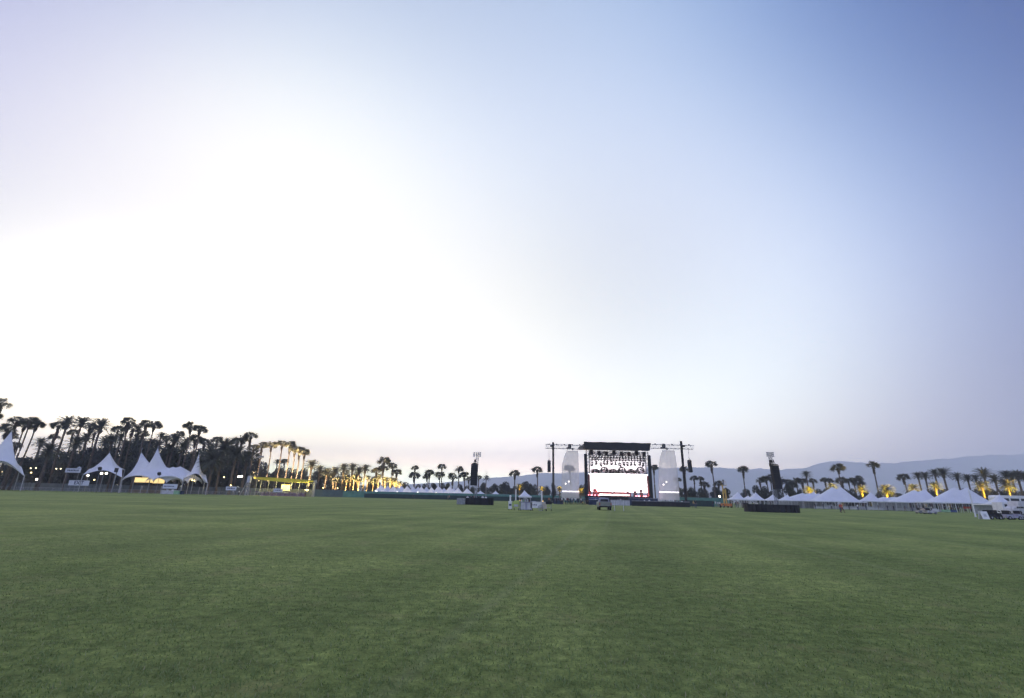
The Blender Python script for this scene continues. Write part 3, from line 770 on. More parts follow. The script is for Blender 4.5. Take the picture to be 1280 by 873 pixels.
# steel crowd barriers along the left side
def barrier_mesh():
    m = MB(); w, h = 2.3, 1.1
    for a, b in (((-w / 2, 0, .18), (w / 2, 0, .18)), ((-w / 2, 0, h), (w / 2, 0, h)), ((-w / 2, 0, .05), (-w / 2, 0, h)), ((w / 2, 0, .05), (w / 2, 0, h))): m.bar(a, b, .022, n=5)
    for k in range(1, 18): m.bar((-w / 2 + w * k / 18, 0, .18), (-w / 2 + w * k / 18, 0, h), .009, n=4, caps=False)
    for x in (-.8, .8): m.bar((x, -.3, .02), (x, .3, .02), .025, n=5); m.bar((x, 0, .02), (x, 0, .18), .02, n=5)
    return m.mesh('crowd_barrier', [M['alu']])
BME = barrier_mesh()
xa, xb = gx(-8, 168), gx(388, 172)
nb = int((xb - xa) / 2.36); _bcs = {}
for k in range(nb):
    o = link('crowd_barrier', BME, None, (xa + 2.36 * (k + .5), 168 + 4 * k / nb, 0)); o.rotation_euler.z = rnd.uniform(-.03, .03)
    _bp = 380 * (k + .5) / nb; _bz = next(v for u, v in ((60, 'under the leftmost sail'), (110, 'by the EXIT sign'), (160, 'before the second sail'), (235, 'before the long sail tent'), (310, 'before the dark palm clump'), (999, 'before the yellow awning')) if _bp < u)
    _bc = _bcs.setdefault(_bz, []); _bc.append(1)
    tag(o, f'grey steel crowd barrier {_bz}, {NUM[len(_bc) - 1]} from left there', 'barrier', 'steel crowd barriers along the left edge of the field')

# ------------------------------------------------------------------ tents
def canopy(o, x0, x1, y0, y1, eave, peaks, p=1.5, e_lo=None, arches=3, nx=44, ny=20, valance=.3, m='white_vinyl', name='canopy'):
    m_ = MB(); vs = []
    def zz(x, y):
        best = 0
        for (qx, qy, h, *pp) in peaks:
            u = abs(x - qx) / ((x1 - qx) if x > qx else (qx - x0)); v = abs(y - qy) / ((y1 - qy) if y > qy else (qy - y0))
            d = min(1, (abs(u) ** 2.6 + abs(v) ** 2.6) ** (1 / 2.6))
            best = max(best, h * (1 - d) ** (pp[0] if pp else p))
        z = eave + best
        if e_lo is not None:
            u = (x - x0) / (x1 - x0); v = (y - y0) / (y1 - y0)
            ed = max(abs(2 * u - 1), abs(2 * v - 1)) ** 5
            t = abs(math.sin(math.pi * arches * u)) if abs(2 * v - 1) >= abs(2 * u - 1) else abs(math.sin(math.pi * v * 2))
            z -= (eave - e_lo) * ed * (1 - t ** .6)
        return z
    xs = sorted(set([x0 + (x1 - x0) * i / nx for i in range(nx + 1)] + [q[0] for q in peaks]))
    ys = sorted(set([y0 + (y1 - y0) * j / ny for j in range(ny + 1)] + [q[1] for q in peaks]))
    for x in xs:
        for y in ys: vs.append((x, y, zz(x, y)))
    n2 = len(ys); fs = []
    for i in range(len(xs) - 1):
        for j in range(n2 - 1):
            a = i * n2 + j; fs.append((a, a + n2, a + n2 + 1, a + 1))
    m_.add(vs, fs)
    m_.build(name, M[m], o, smooth=True)
    if valance:
        v = MB(); pe = []
        K = 80
        for k in range(K):
            t = k / K * 4; s = int(t); f = t - s
            x, y = ((x0 + (x1 - x0) * f, y0), (x1, y0 + (y1 - y0) * f), (x1 - (x1 - x0) * f, y1), (x0, y1 - (y1 - y0) * f))[s]
            pe.append((x, y, zz(min(max(x, x0), x1), min(max(y, y0), y1))))
        for k in range(K):
            a, b = pe[k], pe[(k + 1) % K]
            v.add([a, b, (b[0], b[1], b[2] - valance * (.75 if k % 2 else 1)), (a[0], a[1], a[2] - valance * (1 if k % 2 else .75))], [(0, 1, 2, 3)])
        v.build('valance', M[m], o)
    return zz
def marquee(px_peaks, pxl, pxr, py_eave, Y, depth, label, cat='tent', name='marquee', p=1.5, group=None, poles=4, e_drop=None, walls=False):
    if depth > 6: depth *= .55
    cx = gx((pxl + pxr) / 2, Y)
    o = thing(name, label, cat, (cx, Y + depth / 2, 0), 0, group)
    x0, x1 = pt(pxl, py_eave, Y + depth * .3).x - cx, pt(pxr, py_eave, Y + depth * .3).x - cx
    ev = Zp((pxl + pxr) / 2, py_eave, Y)
    Yc = Y + depth / 2
    pk = []
    for (qx, qy) in px_peaks:
        w = pt(qx, qy, Yc); pk.append((w.x - cx, 0, w.z - ev))
    canopy(o, x0, x1, -depth / 2, depth / 2, ev, pk, p)
    pm = MB(); pm.bar((0, 0, 0), (0, 0, ev), .05, n=6); me = pm.mesh('pole', [M['white_paint']])
    for k in range(poles + 1):
        for yy in (-depth / 2 + .06, depth / 2 - .06):
            link('pole', me, o, (x0 + .06 + (x1 - x0 - .12) * k / poles, yy, 0))
    for (qx, qy, h) in pk:
        f = MB(); f.bar((qx, 0, ev + h - .5), (qx, 0, ev + h + .35), .06, .03); f.ball((qx, 0, ev + h + .38), .09); f.build('finial', M['white_paint'], o)
        f = MB(); f.bar((qx, 0, 0), (qx, 0, ev + h - .5), .07); f.build('mast', M['white_paint'], o)
    if walls:
        w = MB(); n = 30
        for k in range(n):
            xa_, xb_ = x0 + .1 + (x1 - x0 - .2) * k / n, x0 + .1 + (x1 - x0 - .2) * (k + 1) / n
            w.add([(xa_, depth / 2 - .15 + .05 * (k % 2), .05), (xb_, depth / 2 - .1 - .05 * (k % 2), .05), (xb_, depth / 2 - .1 - .05 * (k % 2), ev - .05), (xa_, depth / 2 - .15 + .05 * (k % 2), ev - .05)], [(0, 1, 2, 3)])
        w.build('back_wall', M['off_white'], o)
    return o
# small frame tents right of the stage
marquee([(922, 615)], 911, 933.5, 624.3, 148, 5, 'small white peaked tent nearest the stage on its right', p=1.6)
marquee([(935, 619.5)], 927, 943, 624.8, 158, 5, 'small white peaked tent half hidden between two larger ones', p=1.6)
marquee([(944.5, 615.5)], 934, 958, 624.8, 150, 5.5, 'small white peaked tent left of the round black stand', p=1.6)
marquee([(966, 618)], 957, 975, 625.2, 158, 5, 'small white peaked tent behind the right speaker tower', p=1.6)
marquee([(984.5, 618)], 973, 990, 625.5, 160, 5, 'small white peaked tent just right of the right speaker tower', p=1.6)
marquee([(1003, 616.5), (1012, 616.5), (1024, 617)], 979, 1036, 626, 165, 9, 'long flat-topped white marquee right of the speaker tower', p=.9, poles=8, walls=True)
marquee([(1017, 613.8)], 1008, 1027, 622.5, 176, 5, 'white peak showing above the long flat-topped marquee', p=1.6)
marquee([(1040, 608.6), (1051, 608.6)], 1014, 1078, 626.8, 160, 14, 'large white marquee with two close peaks, yellow-lit palm between them', p=1.25, poles=8)
marquee([(1088, 615.5)], 1078, 1104, 626.4, 160, 6, 'single-peaked white tent between the large marquees', p=1.5)
marquee([(1104, 621.3), (1118, 621.3), (1134, 621.5)], 1097, 1142, 626.6, 168, 8, 'low flat-topped white marquee between single peak and next large marquee', p=.7, poles=7, walls=True)
marquee([(1143, 612), (1156.5, 611.6)], 1112, 1174, 627.8, 158, 14, 'large white marquee with two peaks, middle of the three large ones', p=1.25, poles=8)
marquee([(1172, 621), (1180, 621)], 1162, 1190, 626, 172, 7, 'low white ridge tent between the two rightmost large marquees', p=.8, poles=5)
marquee([(1192, 609.2), (1208.5, 609.5)], 1160, 1244, 628.6, 150, 14, 'largest white marquee with two peaks, rightmost of the large ones', p=1.25, poles=10)
marquee([(1249, 618)], 1236, 1264, 630.5, 118, 6, 'small white tent in front of the coach at right', p=1.7, walls=True)
# long row of small peaked tents behind the green fence
ROWS = [(476, 607.2, 466, 486, 0), (484.5, 607.4, 478, 491, 4), (491.7, 608.2, 485, 500, 0), (501.6, 607.8, 494, 509, 4), (509, 608.2, 502, 516, 0), (516.3, 608.8, 510, 523, 4), (522.6, 609.3, 516, 529, 8), (526.6, 609.2, 520, 534, 0),
        (532.8, 609.4, 527, 540, 4), (539.4, 609.8, 533, 546, 0), (547.8, 608.4, 540, 558, 2), (555, 611, 549, 562, 8), (562.3, 608.9, 554, 571, 0), (567, 610.6, 561, 574, 6), (572.4, 610.0, 566, 579, 0), (583.7, 611.3, 577, 592, 0), (600.5, 614.6, 595, 607, 6), (619.5, 615.0, 614, 625, 0)]
for i, (qx, qy, l, r, dy) in enumerate(ROWS):
    marquee([(qx, qy - .9)], l - .8, r + .8, 615.2 + (qx - 476) * .026, 199 + dy * .5, 4.0, f'small white peaked tent behind the green fence, {NUM[i]} from left in its row', p=1.15, group='row of small white peaked tents', poles=1)
# lights under that row
lm = MB(); lm.ball((0, 0, 0), .28, 8, 5)
LME = lm.mesh('work_light', [M['lamp_white']])
def lamp_ball(px, py, Y, label, m=None, r=1.0, name='globe_lamp', power=0, group=None):
    p = pt(px, py, Y)
    o = thing(name, label, 'lamp', (p.x, Y, 0), 0, group)
    q = MB(); q.bar((0, 0, 0), (0, 0, p.z - .25 * r), .05, .035); q.build('post', M['black_metal'], o)
    q = MB(); q.ball((0, 0, p.z), .26 * r, 10, 7); q.build('globe', m or M['lamp_warm'], o)
    if power:
        l = bpy.data.lights.new('lamp_light', 'POINT'); l.energy = power; l.color = (1, .78, .45); l.shadow_soft_size = .3
        lo = bpy.data.objects.new('lamp_light', l); COL.objects.link(lo); lo.parent = o; lo.location = (0, -.5, p.z)
    return o
for i, (px, py) in enumerate(((470.5, 614.8), (496.5, 615.8), (522, 616.2), (545, 617.2), (560.5, 617.6), (583, 619))):
    lamp_ball(px, py, 197, f'glowing floodlight under the row of small white peaks, {NUM[i]} from left', M['lamp_white'], 1.3, 'floodlight', 500, 'floodlights under the row of small tents')

# ------------------------------------------------------------------ sail tents on the left
def sail(name, label, peak, feet, Y, arch, k=1.9, depth=14, extra=()):
    """peak px; feet as (px, py, dy) around the peak; arches between neighbouring feet"""
    pw = pt(peak[0], peak[1], Y + depth / 2)
    o = thing(name, label, 'tent', (pw.x, Y + depth / 2, 0))
    F = []
    for (fx, fy, dy) in feet:
        w = pt(fx, fy, Y + dy); F.append(Vector((w.x - pw.x, dy - depth / 2, w.z)))
    m = MB(); vs = []; fs = []; n = 12; s = 14; K = len(F) * n
    for i in range(len(F)):
        a, b = F[i], F[(i + 1) % len(F)]; ar = arch[i % len(arch)]
        for q in range(n):
            t = q / n; c = a.lerp(b, t); w = math.sin(math.pi * t)
            c = Vector((c.x * (1 - .12 * w), c.y * (1 - .12 * w), c.z + ar * w))
            for j in range(s + 1):
                f = j / s
                vs.append((c.x * f, c.y * f, c.z + (pw.z - c.z) * (1 - f) ** k))
    for i in range(K):
        for j in range(s):
            a = i * (s + 1) + j; b = ((i + 1) % K) * (s + 1) + j
            fs.append((a, a + 1, b + 1, b))
    m.add(vs, fs); m.build('canopy', M['white_vinyl'], o, smooth=True)
    q = MB(); q.bar((0, 0, 0), (0, 0, pw.z + .5), .14, .09, 8); q.build('mast', M['galv'], o)
    for f in F:
        q = MB(); q.bar((f.x * 1.02, f.y * 1.02, 0), (f.x, f.y, f.z + .3), .12, .1, 8); q.build('pole', M['alu'], o)
        q = MB(); q.bar((f.x, f.y, f.z + .2), (f.x * 1.12, f.y * 1.12, 0), .03, n=4); q.build('guy_line', M['grey_metal'], o)
    return o
sail('sail_tent', 'tall white sail tent cut off by the left edge', (14.6, 539), [(30.5, 595, 2), (-46, 596, 0), (-40, 590, 16), (24, 590, 16)], 150, [4.6, 2, 3, 2.2], k=1.6)
sail('sail_tent', 'white sail tent beside the EXIT sign', (137, 566), [(104, 593.5, 3), (152.5, 597, 1), (156, 588, 13), (112, 590, 14)], 162, [1.8, 1.5, 2, 1.5], k=1.6)
sail('sail_tent', 'narrow steep white sail tent with its tip at the right end', (249, 567), [(230, 598, 2), (259.5, 604, 2), (257, 596, 12), (238, 594, 12)], 164, [2.2, 1.5, 1.2, 1.0], k=2.3, depth=12)
o = thing('sail_tent', 'long white sail tent with two tall tips and a flat ridge', 'tent', (gx(200, 166), 174, 0))
x0, x1 = pt(163, 596, 172).x - o.location.x, pt(232, 597, 170).x - o.location.x
ev = Zp(200, 594.5, 166); pk = []
for qx, qy, dy in ((177.5, 562, .5), (197.5, 559.3, -.5), (209, 582, 0), (217, 581.5, 0), (226, 581, 0)):
    w = pt(qx, qy, 174 + dy); pk.append((w.x - o.location.x, dy, w.z - ev))
canopy(o, x0, x1, -5, 5, ev, [(*pk[0], 3.4), (*pk[1], 3.2), (pk[0][0] + 4, 0, 3.2, .8)], 2.0, e_lo=ev - 1.6, arches=2, nx=60, valance=.2)
canopy(o, pk[1][0] + 1.0, x1 + 1.2, -4, 4, ev - .6, [(pk[2][0], 0, pk[2][2]), (pk[3][0], 0, pk[3][2]), (pk[4][0], 0, pk[4][2])], .75, e_lo=ev - 2.2, arches=2, nx=50, valance=.2, name='low_canopy')
for q in pk[:2]:
    f = MB(); f.bar((q[0], q[1], 0), (q[0], q[1], ev + q[2] + .5), .15, .1, 8); f.build('mast', M['galv'], o)
for k in range(4):
    for yy in (-4.9, 4.9):
        f = MB(); xx = x0 + (x1 - x0) * k / 3; f.bar((xx, yy, 0), (xx, yy, 2.4), .1, n=6); f.build('pole', M['alu'], o)
# lit back wall panels under the long sail
for (a, b, t, bt, lb) in ((168, 189.5, 597, 603.5, 'warmly lit long bar wall under the long sail tent'), (191.5, 204.5, 598, 604.5, 'warmly lit short bar wall under the long sail tent')):
    Y = 176; p0, p1 = pt(a, t, Y), pt(b, bt, Y)
    o = thing('lit_bar_wall', lb, 'bar', (p0.x, Y, 0))
    q = MB(); q.box(((p1.x - p0.x) / 2, .15, (p0.z + p1.z) / 2), (p1.x - p0.x, .2, p0.z - p1.z)); q.build('lit_panel', M['warm_panel'], o)
    q = MB(); q.box(((p1.x - p0.x) / 2, -.2, .55), (p1.x - p0.x, .7, 1.1)); q.build('counter', M['wood'], o)
    for fx in (0.1, p1.x - p0.x - .1):
        q = MB(); q.bar((fx, .2, 0), (fx, .2, p0.z), .07); q.build('upright', M['wood'], o)
# speaker boxes hung on tall posts by the sails
for (px, py, Y, lb) in ((146.5, 588, 158, 'black loudspeaker on a grey post by the second sail'), (126, 586, 158, 'black floodlight tilted on a post in front of the second sail'), (200, 592.5, 160, 'black floodlight tilted on a post in front of the long sail')):
    p = pt(px, py, Y); o = thing('post_speaker', lb, 'loudspeaker', (p.x, Y, 0))
    q = MB(); q.bar((0, 0, 0), (0, 0, p.z + .3), .14 if px > 146 and px < 150 else .07, n=8); q.build('post', M['galv'], o)
    q = MB(); q.box((0, -.35, p.z), (.8, .6, 1.3 if px == 146.5 else .9), rx=.0 if px == 146.5 else .5); q.build('cabinet', M['black'], o)
# palm trunks wrapped against the fence: stone column bases
# globe lamps in the left grove
for i, (px, py, Y, mm) in enumerate(((38.5, 585.5, 176, 'lamp_dim'), (45, 585.3, 176, 'lamp_dim'), (70.5, 586.2, 182, 'lamp_dim'), (76, 586.2, 182, 'lamp_dim'), (53, 591.5, 176, 'lamp_warm'), (2, 590, 170, 'lamp_warm'), (39, 591, 178, 'lamp_warm'), (46, 599.5, 176, 'lamp_white'),
                                     (110, 594.6, 172, 'lamp_white'), (118, 600, 176, 'lamp_warm'), (127, 592, 160, 'lamp_white'), (133, 592, 160, 'lamp_white'), (240.5, 600.5, 172, 'lamp_warm'), (243, 601, 172, 'lamp_warm'), (262.5, 595.8, 176, 'lamp_warm'), (280, 596.8, 176, 'lamp_warm'),
                                     (298.3, 596, 174, 'lamp_white'), (302, 595.8, 174, 'lamp_white'), (288.5, 607, 176, 'lamp_warm'), (319, 598, 176, 'lamp_warm'), (404, 610, 192, 'lamp_warm'), (422, 610.5, 192, 'lamp_warm'))):
    lamp_ball(px, py, Y, f'glowing globe lamp in the dark grove on the left, {NUM[i] if i < 20 else ("second last" if i == 20 else "last")} along the fence', M[mm], .8 if mm != 'lamp_white' else 1.3, power=60, group='lamps in the grove on the left')

# ------------------------------------------------------------------ yellow awning and the crowd under it
YA = 178
o = thing('yellow_awning', 'long thin yellow awning lit from below with a bar under it', 'awning', (gx(352, YA), YA, 0))
xl, xr = gx(318, YA) - o.location.x, gx(386.5, YA) - o.location.x
zl, zr = Zp(318, 597.5, YA), Zp(386, 601.3, YA)
q = MB(); n = 24; top = []; bot = []
for k in range(n + 1):
    t = k / n; th = .25 + 1.0 * math.sin(math.pi * min(1, t * 1.0)) ** .5
    zc_ = zl + (zr - zl) * t
    top.append((xl + (xr - xl) * t, zc_ + th * .3)); bot.append((xl + (xr - xl) * t, zc_ - th * .7))
q.prism(bot + top[::-1], -2.5, 2.5); q.build('roof', mat('yellow_canvas', (.75, .68, .08), (.62, .55, .06), 1, .6, transmit=.3), o)
for k in range(7):
    f = MB(); xx = xl + (xr - xl) * (k + .3) / 7; f.bar((xx, 1.5, 0), (xx, 1.5, zl - .6), .08); f.build('post', M['galv'], o)
f = MB(); f.box((0, 1.0, .6), ((xr - xl) * .8, .8, 1.2)); f.build('bar_counter', M['purple'], o)
f = MB(); f.box((0, 1.0, 1.25), ((xr - xl) * .82, .95, .06)); f.build('counter_top', M['off_white'], o)
f = MB(); f.box((gx(352, YA) * 0 + 0, 2.2, 2.9), (3.0, .4, 2.0)); f.build('lit_sign_box', M['warm_panel'], o)
for k in range(6):
    l = bpy.data.lights.new('awning_lamp', 'POINT'); l.energy = 450; l.color = (1, .85, .35); l.shadow_soft_size = .3
    lo = bpy.data.objects.new('awning_lamp', l); COL.objects.link(lo); lo.parent = o; lo.location = (xl + (xr - xl) * (k + .5) / 6, .3, zl - 2.2)
    f = MB(); f.ball((xl + (xr - xl) * (k + .5) / 6, -1.9, zl - 1.0), .12, 8, 5); f.build('bulb', M['lamp_warm'], o)

# ------------------------------------------------------------------ people
def person_mesh(pose):
    """one continuous skinned figure, 1.75 m, facing -y"""
    J = {'pel': (0, 0, .95), 'wst': (0, 0, 1.10), 'chs': (0, .01, 1.32), 'nck': (0, .01, 1.50), 'hd0': (0, -.01, 1.58), 'hd1': (0, -.01, 1.69)}
    if pose == 'stand': hip, kn, an = [(.09, 0, .90)] * 2, [(.10, -.02, .50), (.10, 0, .50)], [(.11, 0, .07), (.12, .02, .07)]; el, ha = [(.27, .02, 1.14), (.27, .02, 1.14)], [(.28, -.08, .90), (.27, -.03, .89)]
    elif pose == 'walk': hip, kn, an = [(.09, 0, .90)] * 2, [(.10, -.20, .52), (.10, .06, .50)], [(.10, -.26, .09), (.10, .34, .17)]; el, ha = [(.26, .16, 1.17), (.26, -.12, 1.16)], [(.25, .08, .93), (.24, -.30, 1.0)]
    else: hip, kn, an = [(.09, 0, .90)] * 2, [(.14, -.03, .50), (.12, 0, .50)], [(.17, 0, .07), (.14, .02, .07)]; el, ha = [(.30, -.05, 1.16), (.28, -.12, 1.20)], [(.16, -.26, 1.12), (.12, -.28, 1.36)]
    vs = []; rad = []; ed = []
    def V(p, r): vs.append(p); rad.append(r); return len(vs) - 1
    pel = V(J['pel'], (.155, .11)); w = V(J['wst'], (.14, .10)); c = V(J['chs'], (.17, .115)); n = V(J['nck'], (.055, .055)); h0 = V(J['hd0'], (.075, .085)); h1 = V(J['hd1'], (.078, .09))
    nose = V((0, -.10, 1.625), (.016, .016))
    ed += [(pel, w), (w, c), (c, n), (n, h0), (h0, h1), (h0, nose)]
    for i, s in enumerate((-1, 1)):
        hp = V((hip[i][0] * s, hip[i][1], hip[i][2]), (.095, .10)); k = V((kn[i][0] * s, kn[i][1], kn[i][2]), (.058, .062)); cf = V((kn[i][0] * s, kn[i][1] * .6 + an[i][1] * .4 + .01, kn[i][2] * .65 + an[i][2] * .35), (.055, .06))
        a = V((an[i][0] * s, an[i][1], an[i][2]), (.038, .042)); t = V((an[i][0] * s * 1.08, an[i][1] - .17, an[i][2] - .03), (.04, .03))
        ed += [(pel, hp), (hp, k), (k, cf), (cf, a), (a, t)]
        sh = V((.185 * s, .01, 1.42), (.062, .062)); e = V((el[i][0] * s, el[i][1], el[i][2]), (.042, .042)); wr = V(tuple(Vector((el[i][0] * s, el[i][1], el[i][2])).lerp(Vector((ha[i][0] * s, ha[i][1], ha[i][2])), .86)), (.028, .028))
        hd = V((ha[i][0] * s, ha[i][1], ha[i][2]), (.036, .022)); d = (Vector(vs[hd]) - Vector(vs[wr])).normalized(); fg = V(tuple(Vector(vs[hd]) + d * .08), (.022, .012))
        ed += [(c, sh), (sh, e), (e, wr), (wr, hd), (hd, fg)]
    me = bpy.data.meshes.new('p'); me.from_pydata(vs, ed, [])
    o = bpy.data.objects.new('p', me); COL.objects.link(o)
    o.modifiers.new('s', 'SKIN'); sk = me.skin_vertices[0].data if me.skin_vertices else None
    if sk is None:
        me.attributes  # skin layer is made with bmesh below
        bm = bmesh.new(); bm.from_mesh(me); bm.verts.layers.skin.verify(); bm.to_mesh(me); bm.free(); sk = me.skin_vertices[0].data
    for i, r in enumerate(rad): sk[i].radius = r; sk[i].use_root = (i == 0)
    m = o.modifiers.new('d', 'SUBSURF'); m.levels = 1; m.render_levels = 1
    bpy.context.view_layer.update()
    ev = o.evaluated_get(bpy.context.evaluated_depsgraph_get())
    r = bpy.data.meshes.new_from_object(ev)
    bpy.data.objects.remove(o)
    zmin = min(v.co.z for v in r.vertices)
    for v in r.vertices: v.co.z -= zmin
    r.materials.clear()
    for k in ('skin', 'black', 'denim', 'tyre', 'hair'): r.materials.append(M[k])
    for p in r.polygons:
        p.use_smooth = True
        z = p.center.z; x = abs(p.center.x); y = p.center.y
        if z > 1.60 and (y > -.045 or z > 1.74): k = 4
        elif z > 1.50: k = 0
        elif z > 1.02 and (x < .245 or z > 1.24): k = 1
        elif x > .2 and z > .78 : k = 0
        elif z > .11: k = 2
        else: k = 3
        p.material_index = k
    r.name = 'person'
    return r
PM = {k: person_mesh(k) for k in ('stand', 'walk', 'hold')}
def person(px, Y, label, pose='stand', rz=0.0, shirt='black', legs='denim', skin='skin', hair='hair', z=0.0, s=1.0, group=None, x=None):
    o = bpy.data.objects.new('person', PM[pose]); COL.objects.link(o)
    o.location = (gx(px, Y, z) if x is None else x, Y, z); o.rotation_euler = (0, 0, rz); o.scale = (s, s, s)
    for i, k in enumerate((skin, shirt, legs, 'tyre', hair)):
        o.material_slots[i].link = 'OBJECT'; o.material_slots[i].material = M[k]
    return tag(o, label, 'person', group)

# ------------------------------------------------------------------ the stage
SY = 150
SX = gx(773.5, SY)
def sx(px, yy=0.0): return gx(px, SY + yy) - SX
def sz(py, px=773, Y=SY): return Zp(px, py, Y)
st = thing('concert_stage', 'large black-roofed concert stage open at the back', 'stage', (SX, SY, 0))
XL, XR = sx(731.5), sx(817.0)
DZ = sz(620.5)
q = MB(); q.box(((XL + XR) / 2, 7, DZ - .15), (XR - XL, 14, .3)); q.build('deck', M['black'], st)
q = MB()
for k in range(40):
    a, b = XL + (XR - XL) * k / 40, XL + (XR - XL) * (k + 1) / 40
    q.add([(a, -.05 * (k % 2), .02), (b, -.05 * ((k + 1) % 2), .02), (b, -.05 * ((k + 1) % 2), DZ - .3), (a, -.05 * (k % 2), DZ - .3)], [(0, 1, 2, 3)])
q.build('front_skirt', M['black'], st)
RT, RB = Zp(772, 553.3, SY - 1), Zp(772, 563.2, SY - 1)
rx0, rx1 = sx(729.2) - .0, sx(820.6)
# roof: fascia in front, slightly sagging canvas behind
rl, rr = pt(729.3, 554, SY - 1).x - SX, pt(812.8, 552.6, SY - 1).x - SX
q = MB(); nn = 24; top = []; bot = []
for k in range(nn + 1):
    t = k / nn; x = rl + (rr - rl) * t
    top.append((x, RT - .12 * math.sin(math.pi * t * 4) ** 2)); bot.append((x + (.45 if k == 0 else -.45 if k == nn else 0), RB + (.1 if k % 4 == 0 else 0)))
q.prism(bot + top[::-1], -1.6, -1.0); q.build('roof_fascia', M['black'], st)
q = MB(); q.prism([(rl + .3, RT - 1.2), (rr - .3, RT - 1.2), (rr - .3, RT - .4), ((rl + rr) / 2, RT + .1), (rl + .3, RT - .4)], -1.0, 13.0); q.build('roof', M['black'], st)
# towers
for nm, x in (('l', sx(736.5)), ('r', sx(812.5))):
    for yy in (0.4,):
        q = MB(); q.truss((x, yy, 0), (x, yy, RB), .9, .06, 16, Vector((0, 1, 0))); q.build('tower', M['black_metal'], st)
for (a0, w) in ((sx(731.2), .95), (sx(816.6) - .9, .95)):  # black wing drapes
    q = MB()
    for k in range(10): q.box((a0 + w * (k + .5) / 10, -.4 + .06 * (k % 2), (DZ * .3 + sz(568.5)) / 2), (w / 10, .12, sz(568.5) - DZ * .3))
    q.build('wing_drape', M['black'], st)
for (x, w) in ((sx(738.0), 2.2), (sx(813.2), 1.2)):
    q = MB(); q.box((x, w / 2 + .4, (DZ + 8) / 2), (.32, w, 9 - DZ)); q.build('side_drape', M['maroon'], st)
# lighting trusses
for i, (py, yy) in enumerate(((566.5, 0.6), (568, 4.5), (571, 7.0), (574, 9.5))):
    z = Zp(773, py, SY + yy)
    q = MB(); q.truss((sx(738, yy), yy, z), (sx(811.5, yy), yy, z), .75, .05, 26); q.build('lighting_truss', M['black_metal'], st)
for k in range(5):
    x = sx(745 + k * 14.5)
    q = MB(); q.truss((x, 0.6, sz(565.5)), (x, 11, sz(565.5)), .6, .045, 14); q.build('cross_truss', M['black_metal'], st)
for k in range(8):
    x = sx(741 + k * 9.7, 1.2 + (k % 3) * 2); q = MB(); q.box((x, 1.2 + (k % 3) * 2, sz(565) - .2), (.9, .8, 1.3)); q.bar((x, 1.2 + (k % 3) * 2, sz(565) - .9), (x, 1.2 + (k % 3) * 2, sz(572)), .03, n=4); q.build('chain_hoist', M['black_metal'], st)
# curved pod trusses that carry the lower lights
PODS = []
for k, pxc in enumerate((746, 757, 768.5, 779.5, 791, 803)):
    yy = 8.2; pts = []
    for j in range(7):
        a = (j - 3) / 3; pts.append((sx(pxc, yy) + a * 1.05, yy, Zp(pxc, 584 if k % 2 else 586.5, SY + yy) - .5 * a * a))
    q = MB(); q.path(pts, [.15] * 7, 6)
    for j in (1, 5): q.bar(pts[j], (pts[j][0], yy, sz(574)), .025, n=4)
    q.build('pod_truss', M['black_metal'], st); PODS.append(pts)
q = MB(); q.add([(sx(739.5, 12.6) + (sx(811, 12.6) - sx(739.5, 12.6)) * k / 21, 12.6 + .12 * (k % 2), z) for k in range(22) for z in (Zp(773, 592.4, SY + 12.6), Zp(773, 574, SY + 12.6))], [(2 * k, 2 * k + 2, 2 * k + 3, 2 * k + 1) for k in range(21)]); q.build('back_cloth', M['white_vinyl'], st)
# riser and back line of the deck
RY = 9.0
q = MB(); q.box(((sx(753) + sx(797)) / 2, RY, (DZ + Zp(775, 615.2, SY + RY)) / 2), (sx(797) - sx(753), 3, Zp(775, 615.2, SY + RY) - DZ)); q.build('riser', M['maroon'], st)
q = MB(); q.box(((sx(755) + sx(795)) / 2, RY - 1.56, DZ + .42), (sx(795) - sx(755), .06, .5)); q.build('riser_light_panel', glow('riser_glow', (1, .80, .72), 2.6, 1.2, (.55, .16, .14)), st)

def own(o, x, y, z): return (SX + x, SY + y, z)
# video screen
o = thing('video_screen', 'huge glowing white video screen at the back of the stage', 'screen', (SX, SY + 12, 0))
zb, zt = Zp(773, 615.5, SY + 12), Zp(773, 592.6, SY + 12)
xl_, xr_ = gx(737.2, SY + 12) - SX, gx(811.5, SY + 12) - SX
q = MB(); q.box(((xl_ + xr_) / 2, 0, (zb + zt) / 2), (xr_ - xl_, .12, zt - zb)); q.build('display_face', M['screen'], o)
q = MB(); q.box(((xl_ + xr_) / 2, .35, (zb + zt) / 2), (xr_ - xl_ + .2, .5, zt - zb + .2)); q.build('frame', M['black_metal'], o)
# moving lights
def head():
    o = thing('moving_light', 'black moving-head light hung from the stage trusses', 'stage light', (0, 0, 0), 0, 'moving lights hung over the stage')
    q = MB(); q.box((0, 0, -.08), (.42, .34, .16)); q.bar((0, 0, 0), (0, 0, .15), .04); q.build('base', M['black_metal'], o)
    q = MB(); q.box((-.24, 0, -.36), (.05, .16, .5)); q.box((.24, 0, -.36), (.05, .16, .5)); q.box((0, 0, -.15), (.5, .17, .06)); q.build('yoke', M['black_metal'], o)
    q = MB(); q.bar((0, .16, -.40), (0, -.22, -.58), .15, .19, 10); q.build('head', M['black'], o)
    q = MB(); q.bar((0, -.222, -.581), (0, -.236, -.588), .16, .16, 10); q.build('lens', M['glass'], o)
    return o
MH = head(); mh_first = True
spots = []
for k in range(19): spots.append((sx(740 + k * 3.8), .6, sz(568.2) - .3, 1.2))
for k in range(18): spots.append((sx(742 + k * 3.9, 4.5) + rnd.uniform(-.1, .1), 4.5, Zp(773, 572, SY + 4.5) - .2, 1.35))
for k in range(14): spots.append((sx(742 + k * 5.0, 7) + rnd.uniform(-.25, .25), 7.0, Zp(773, 578 + rnd.uniform(-1.2, 1), SY + 7), 1.7))
